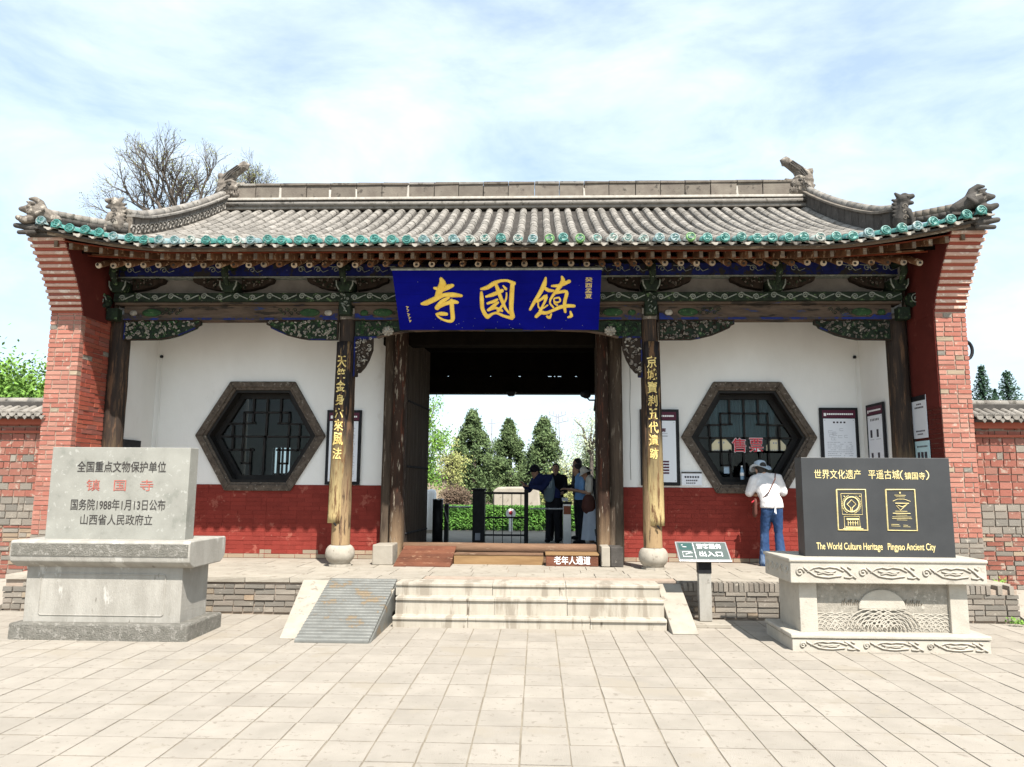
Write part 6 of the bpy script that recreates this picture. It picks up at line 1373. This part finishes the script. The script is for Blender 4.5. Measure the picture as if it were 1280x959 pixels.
# ================================================================ courtyard behind the gate
g = MB(); g.box(-9, 9, YB+.6, 30, .30, .40); tag(g.build('courtyard', m_pave), kind='structure')
b = MB()
def hedge_block(x0, x1, y0, y1, z0, z1, n):
    for _ in range(n):
        x, y, z = RM.uniform(x0, x1), RM.uniform(y0, y1), z0+(z1-z0)*RM.random()**.7
        if RM.random() < .6: y = y0+abs(RM.gauss(0, .05))
        elif RM.random() < .5: z = z1-abs(RM.gauss(0, .04))
        leaves(b, (x, y, z), .045)
hedge_block(-2.9, 2.0, 20.1, 20.9, .40, 1.05, 11000)
hg = thing('hedge', (-.4, 20.5, .4), 'low clipped bright green hedge across the courtyard behind the gate', 'hedge'); b.build('foliage', m_hedge, hg)
b = MB(); b.box(-2.85, 1.95, 20.25, 20.85, .40, .98, .02); b.build('twiggy_core', m_pine, hg)
rk = thing('pale_stone_block', (-.85, 24, .4), 'pale rounded stone block standing behind the hedge', 'stone')
b = MB(); a, c = atp(617, 632, 24), atp(658, 609, 24); b.prism([(a.x, .4), (a.x, c.z-.12), (a.x+.15, c.z), (c.x+.4, c.z+.02), (c.x+.5, .4)][::-1], 23.6, 24.3); b.build('stone_block', m_cstone, rk, bevel=.06)
nb = thing('signboard', (-.35, 19.8, .4), 'small round pink and white sign on a short white post in front of the hedge', 'sign')
a = atp(638.5, 642, 19.8); b = MB(); b.tube([(a.x, 19.8, .4), (a.x, 19.8, a.z-.1)], .05, 8); b.build('post', m_sw, nb); b = MB(); b.tube([(a.x, 19.78, a.z), (a.x, 19.82, a.z)], .13, 16, cap=False); b.build('disc', m_sw, nb)
b = MB(); b.tube([(a.x, 19.765, a.z+.02), (a.x, 19.775, a.z+.02)], .05, 10, cap=False); b.build('red_symbol', m_redprint, nb)
wb_ = thing('bollard', (-2.9, 19, .4), 'white stone bollard at the left edge of the passage view', 'bollard'); a = atp(538.5, 650, 19)
b = MB(); b.lathe([(.13, 0), (.13, 1.0), (.10, 1.08), (.0, 1.10)], (a.x, 19, .4), 12); b.build('shaft', m_sw, wb_, True); b = MB(); b.lathe([(.17, 0), (.17, .08)], (a.x, 19, .4), 12); b.build('foot', m_cstone, wb_)
def conifer(px, pyt, pxl, pxr, Y, label, mat, n=18000, leafs=.08, zb_=1.2, group=None, name='juniper_tree'):
    top = atp(px, pyt, Y); wl, wr_ = atp(pxl, 600, Y).x, atp(pxr, 600, Y).x; r0 = (wr_-wl)/2; cx = (wl+wr_)/2; H_ = top.z-.4
    t_ = thing(name, (cx, Y, .4), label, 'tree', group); b = MB(); b.tube([(cx, Y, .3), (cx+.03, Y, .4+H_*.5), (top.x, Y, top.z-.3)], [.16, .10, .03], 8); b.build('trunk', m_bark, t_, True)
    b = MB(); cl = []
    for _ in range(130):
        t = RM.random()**.95; a = RM.uniform(0, 6.283); rr_ = r0*1.18*min(1, 1.75*(1-t))**.85*RM.uniform(.45, 1.0); z = .4+.30+(H_-.30)*t; cl.append(((cx+(top.x-cx)*t)+rr_*math.cos(a), Y+rr_*math.sin(a), z, .08+.12*r0*(1-t)))
    for i in range(n):
        x, y, z, s = cl[i % len(cl)]; p = Vector((RM.gauss(0, s), RM.gauss(0, s), RM.gauss(0, s*1.3)))
        leaves(b, (x+p.x, y+p.y, z+p.z*.9), leafs)
    for i in range(240): t = i/240; b_ = top.z-.3*(1-t); leaves(b, (top.x+RM.gauss(0, .05), Y+RM.gauss(0, .05), top.z-RM.random()**1.5*.5), leafs)
    b.build('crown', mat, t_)
conifer(591, 516, 563, 621, 34, 'tallest cone shaped juniper left of centre behind the courtyard hedge', m_dull, group='junipers behind the hedge')
conifer(636, 529, 612, 662, 36, 'cone shaped juniper in the middle behind the courtyard hedge', m_dull, group='junipers behind the hedge')
conifer(680, 525, 655, 703, 33, 'cone shaped juniper right of centre behind the visitors in the passage', m_dull, group='junipers behind the hedge')
conifer(737, 556, 725, 752, 38, 'dark bushy evergreen at the right edge of the passage view', m_dull, n=4500)
def broad(name, c, rad, label, mat, n, leafs, trunk=.12, clumps=60, cat='tree', group=None):
    t_ = thing(name, (c[0], c[1], .3), label, cat, group); b = MB(); b.tube([(c[0], c[1], .2), (c[0]+.05, c[1], c[2]-rad[2]*.6), (c[0], c[1], c[2])], [trunk, trunk*.75, trunk*.4], 8)
    cl = []
    for _ in range(clumps):
        v = Vector((RM.gauss(0, 1), RM.gauss(0, 1), RM.gauss(0, 1))).normalized()*RM.uniform(.35, 1); cl.append(Vector((c[0]+v.x*rad[0], c[1]+v.y*rad[1], c[2]+v.z*rad[2])))
    for q in cl[:20]: b.tube([(c[0], c[1], c[2]-rad[2]*.6), Vector((c[0], c[1], c[2])).lerp(q, .5), q], [trunk*.4, trunk*.25, .01], 5)
    b.build('trunk', m_bark, t_, True); b = MB()
    for i in range(n):
        q = cl[i % clumps]; s = rad[0]*.16; leaves(b, (q.x+RM.gauss(0, s), q.y+RM.gauss(0, s), q.z+RM.gauss(0, s)), leafs)
    b.build('crown', mat, t_); return t_
a = atp(540, 560, 25); broad('young_tree', (a.x-.35, 25, 2.9), (1.0, 1.0, 1.7), 'bright spring green tree at the left edge of the passage view', m_bright, 7000, .055)
a = atp(563, 580, 30); broad('young_tree', (a.x, 30, 2.3), (.75, .7, 1.2), 'thin yellow green tree between the bright tree and the tall juniper', m_bud, 2200, .05)
a = atp(568, 605, 27); broad('shrub', (a.x+.1, 27, 1.15), (.6, .45, .35), 'purple brown shrub below the yellow green tree in the courtyard', m_shrub, 3500, .05, .05, cat='shrub')
a = atp(738, 540, 36); broad('blossom_tree', (a.x, 36, 4.0), (1.1, .9, 1.6), 'pale thin leaved tree at the right of the passage view', m_blossom, 2600, .05)
a = atp(712, 600, 40); broad('blossom_tree', (a.x, 40, 2.4), (1.4, 1, 1.5), 'pale low tree right of the third juniper, below the pylon', m_blossom, 3500, .06)
a = atp(705, 625, 30); broad('shrub', (a.x, 30, 1.2), (1.3, .8, .8), 'yellow green shrub behind the queue of visitors', m_bud, 3500, .05, .05, cat='shrub')
# garden wall at the back of the courtyard
gw = thing('brick_wall', (0, 46, .3), 'pale reddish garden wall far behind the courtyard trees', 'brick wall')
b = MB(); b.box(-9, 9, 46, 46.3, .2, 2.0); b.build('wall_body', m_brickt, gw); b = MB(); b.prism([(45.8, 2.0), (46.5, 2.0), (46.2, 2.2), (46.1, 2.2)], -9, 9, 'x'); b.build('coping', m_tiled, gw)
g = MB()
for i in range(9000):
    x = RM.uniform(-26, 30); leaves(g, (x, RM.uniform(60, 66), .5+RM.random()**1.3*(1.5+1.2*noise.noise(Vector((x*.3, 0, 0))))), .22)
tag(g.build('distant_trees', m_dull), 'grey green strip of far trees behind the garden wall', 'trees', kind='stuff')
# pylon with wires
py_ = thing('utility_pole', (3.26, 120, 0), 'tall lattice power pole with crossarms seen through the passage', 'power pole')
p = atp(697, 518, 120); b = MB()
for sx in (-.35, .35): b.tube([(p.x+sx*2.0, 120, 0), (p.x+sx*.5, 120, p.z)], .09, 5)
for k in range(14): z = p.z*k/14; s0 = .7-.52*z/p.z; z2 = p.z*(k+1)/14; s1 = .7-.52*z2/p.z; b.tube([(p.x-s0, 120, z), (p.x+s1, 120, z2)], .05, 4, cap=False); b.tube([(p.x+s0, 120, z), (p.x-s1, 120, z2)], .05, 4, cap=False)
b.build('mast', m_greyprint, py_)
for z, w_ in ((p.z-.3, 1.3), (p.z-1.3, 1.7), (p.z-4.5, 1.2)):
    b = MB(); b.tube([(p.x-w_, 120, z+.3), (p.x, 120, z-.1), (p.x+w_, 120, z+.3)], .09, 5); b.build('crossarm', m_greyprint, py_)
    for sx in (-w_, -w_*.5, w_*.5, w_): b = MB(); b.tube([(p.x+sx, 120, z+.3), (p.x+sx, 120, z+.75)], .07, 5); b.build('insulator', m_greyprint, py_)
pw = thing('power_line', (0, 120, p.z), 'thin sagging power wires crossing the sky behind the junipers', 'power line')
for dz in (-.9, -1.6): b = MB(); b.tube([(p.x-46, 120, p.z+dz+2), (p.x-23, 120, p.z+dz-.8), (p.x-10, 120, p.z+dz-.5), (p.x, 120, p.z+dz+.6), (p.x+12, 120, p.z+dz-.3), (p.x+30, 120, p.z+dz-.5)], .035, 4, cap=False); b.build('wire', m_greyprint, pw)
pl2 = thing('utility_pole', (-3, 110, 0), 'thin plain pole between the two left junipers', 'pole'); p2 = atp(615, 524, 110)
b = MB(); b.tube([(p2.x, 110, 0), (p2.x, 110, p2.z)], [.16, .10], 6); b.build('shaft', m_greyprint, pl2); b = MB(); b.tube([(p2.x-.5, 110, p2.z-.6), (p2.x+.5, 110, p2.z-.6)], .07, 5); b.build('crossarm', m_greyprint, pl2)

# ================================================================ trees outside
def bare_tree(base, fork_h, limbs, label, seed=1, budp=.2, lf=.035):
    rr = random.Random(seed); t_ = thing('bare_tree', base, label, 'tree'); trunk = MB(); limb = MB(); twig = MB(); bud = MB(); base = Vector(base)
    def grow(p, d, ln, r_, g_):
        pts = [p]; q = p; dd = d.copy(); n = 7 if g_ == 0 else 5
        for i in range(n):
            dd = (dd+Vector((rr.gauss(0, .13), rr.gauss(0, .13), rr.gauss(0, .10)+.02))).normalized(); q = q+dd*ln/n; pts.append(q)
        (limb if g_ < 2 else twig).tube(pts, [max(.004, r_*(1-.75*i/n)) for i in range(n+1)], 5 if g_ < 2 else 3, cap=False)
        if g_ >= 3:
            for w_ in pts[2:]:
                if rr.random() < budp: leaves(bud, w_+Vector((rr.gauss(0, .05), rr.gauss(0, .05), rr.gauss(0, .05))), lf)
            return
        k = (7, 6, 5)[g_]
        for i in range(k):
            t = (.28 if g_ == 0 else .2)+.78*(i+rr.random()*.8)/k; t = min(t, .98); idx = min(n-1, int(t*n)); o = pts[idx].lerp(pts[idx+1], t*n-idx)
            ax = dd.orthogonal().normalized(); ax.rotate(Quaternion(dd, rr.uniform(0, 6.283))); nd = (dd+ax*rr.uniform(.35, .85)).normalized()
            grow(o, nd, ln*(.36+.34*(1-t))*rr.uniform(.8, 1.25)*(1.0 if g_ == 0 else 1.15), r_*(.55-.2*t), g_+1)
    fork = base+Vector((0, 0, fork_h)); trunk.tube([base, base+Vector((.1, 0, fork_h*.5)), fork], [.32, .26, .20], 8); trunk.build('trunk', m_bark, t_, True)
    for (dx, dy, dz, r_) in limbs:
        d = Vector((dx, dy, dz)); grow(fork, d.normalized(), d.length*.92, r_, 0)
    limb.build('limb', m_bark, t_, True, kind='stuff'); twig.build('twig', m_bark, t_, kind='stuff'); bud.build('bud', m_bud, t_, kind='stuff')
bb = atp(224, 296, 24)
bare_tree((bb.x+.1, 24, .2), bb.z-.2, ((-3.0, 0, .6, .085), (-2.9, .5, 1.4, .09), (-2.2, -.4, 2.0, .095), (-1.2, .4, 2.4, .10), (-.2, -.3, 2.6, .095), (.9, .3, 2.5, .08), (-2.4, -.5, .1, .07), (-1.2, .8, 1.4, .07), (1.6, .2, 1.3, .06)), 'large bare spreading tree behind the left end of the gate roof', seed=4, budp=.25)
bb = atp(303, 290, 27)
bare_tree((bb.x, 27, .2), bb.z-.2, ((-.3, 0, 2.1, .06), (.4, .3, 2.15, .06), (1.0, 0, 1.8, .055), (1.4, -.4, 1.1, .05)), 'smaller bare tree behind the left ridge ornament of the roof', seed=9, budp=.3)
a = atp(18, 480, 17); broad('green_tree', (a.x-.6, 17, a.z-.9), (2.0, 1.3, 1.55), 'bright green leafy tree behind the left boundary wall', m_bright, 30000, .055, .16, 130)
a = atp(1229, 458, 34)
def fir(px, pyt, hw, Y, label):
    top = atp(px, pyt, Y); t_ = thing('fir_tree', (top.x, Y, .2), label, 'tree', 'firs beyond the right wall'); b = MB(); b.tube([(top.x, Y, .2), (top.x, Y, top.z)], [.16, .02], 7); b.build('trunk', m_bark, t_, True); b = MB(); H_ = top.z-1
    for k in range(26):
        t = k/26; z = top.z-.1-H_*.62*t; rr_ = hw*(.12+.95*t)
        for q in range(9):
            an = q*.698+k*.9; ln = rr_*RM.uniform(.7, 1.1)
            for w_ in range(int(10+24*t)): u = RM.random(); leaves(b, (top.x+math.cos(an)*ln*u, Y+math.sin(an)*ln*u, z-.12*u*ln+RM.gauss(0, .05)), .085)
    b.build('crown', m_pine, t_)
fir(1226, 457, 1.25, 34, 'narrow dark fir beyond the right boundary wall, next to the brick end wall')
fir(1258, 464, 1.7, 36, 'broad dark fir beyond the right boundary wall, nearer the edge of the photo')
fir(1243, 486, .7, 40, 'lowest fir top between the two larger firs beyond the right wall')

# small weeds at the foot of the stonework
for (px, py, Y, n_, lab) in ((1269, 780, 9.3, 60, 'small green weed at the foot of the right end of the platform'), (1248, 729, 10.1, 26, 'tiny weed at the foot of the right boundary wall'), (152, 812, 0, 0, '')):
    if not n_: continue
    p = atp(px, py, Y); p.z = max(.0, p.z); t_ = MB()
    for _ in range(n_): leaves(t_, (p.x+RM.gauss(0, .05), Y-.03+RM.gauss(0, .03), p.z+.01+abs(RM.gauss(0, .03))), .025)
    tag(t_.build('weed', m_bright), lab, 'weed')
# thin cable with a dark cap in the corners of the two bays
for x, s, lab in ((-6.20, 1, 'thin pale cable with dark cap in the inner corner of the left bay'), (5.06, -1, 'thin pale cable with dark cap in the inner corner of the right bay')):
    t_ = thing('wall_cable', (x, YW-.02, 1.6), lab, 'cable'); b = MB(); b.tube([(x, YW-.02, 1.6), (x+.01, YW-.02, 2.8), (x, YW-.02, 3.66)], .009, 5); b.build('cable', m_white, t_); b = MB(); b.ell((x, YW-.03, 3.68), (.03, .03, .03), 8); b.build('cap', m_black, t_)
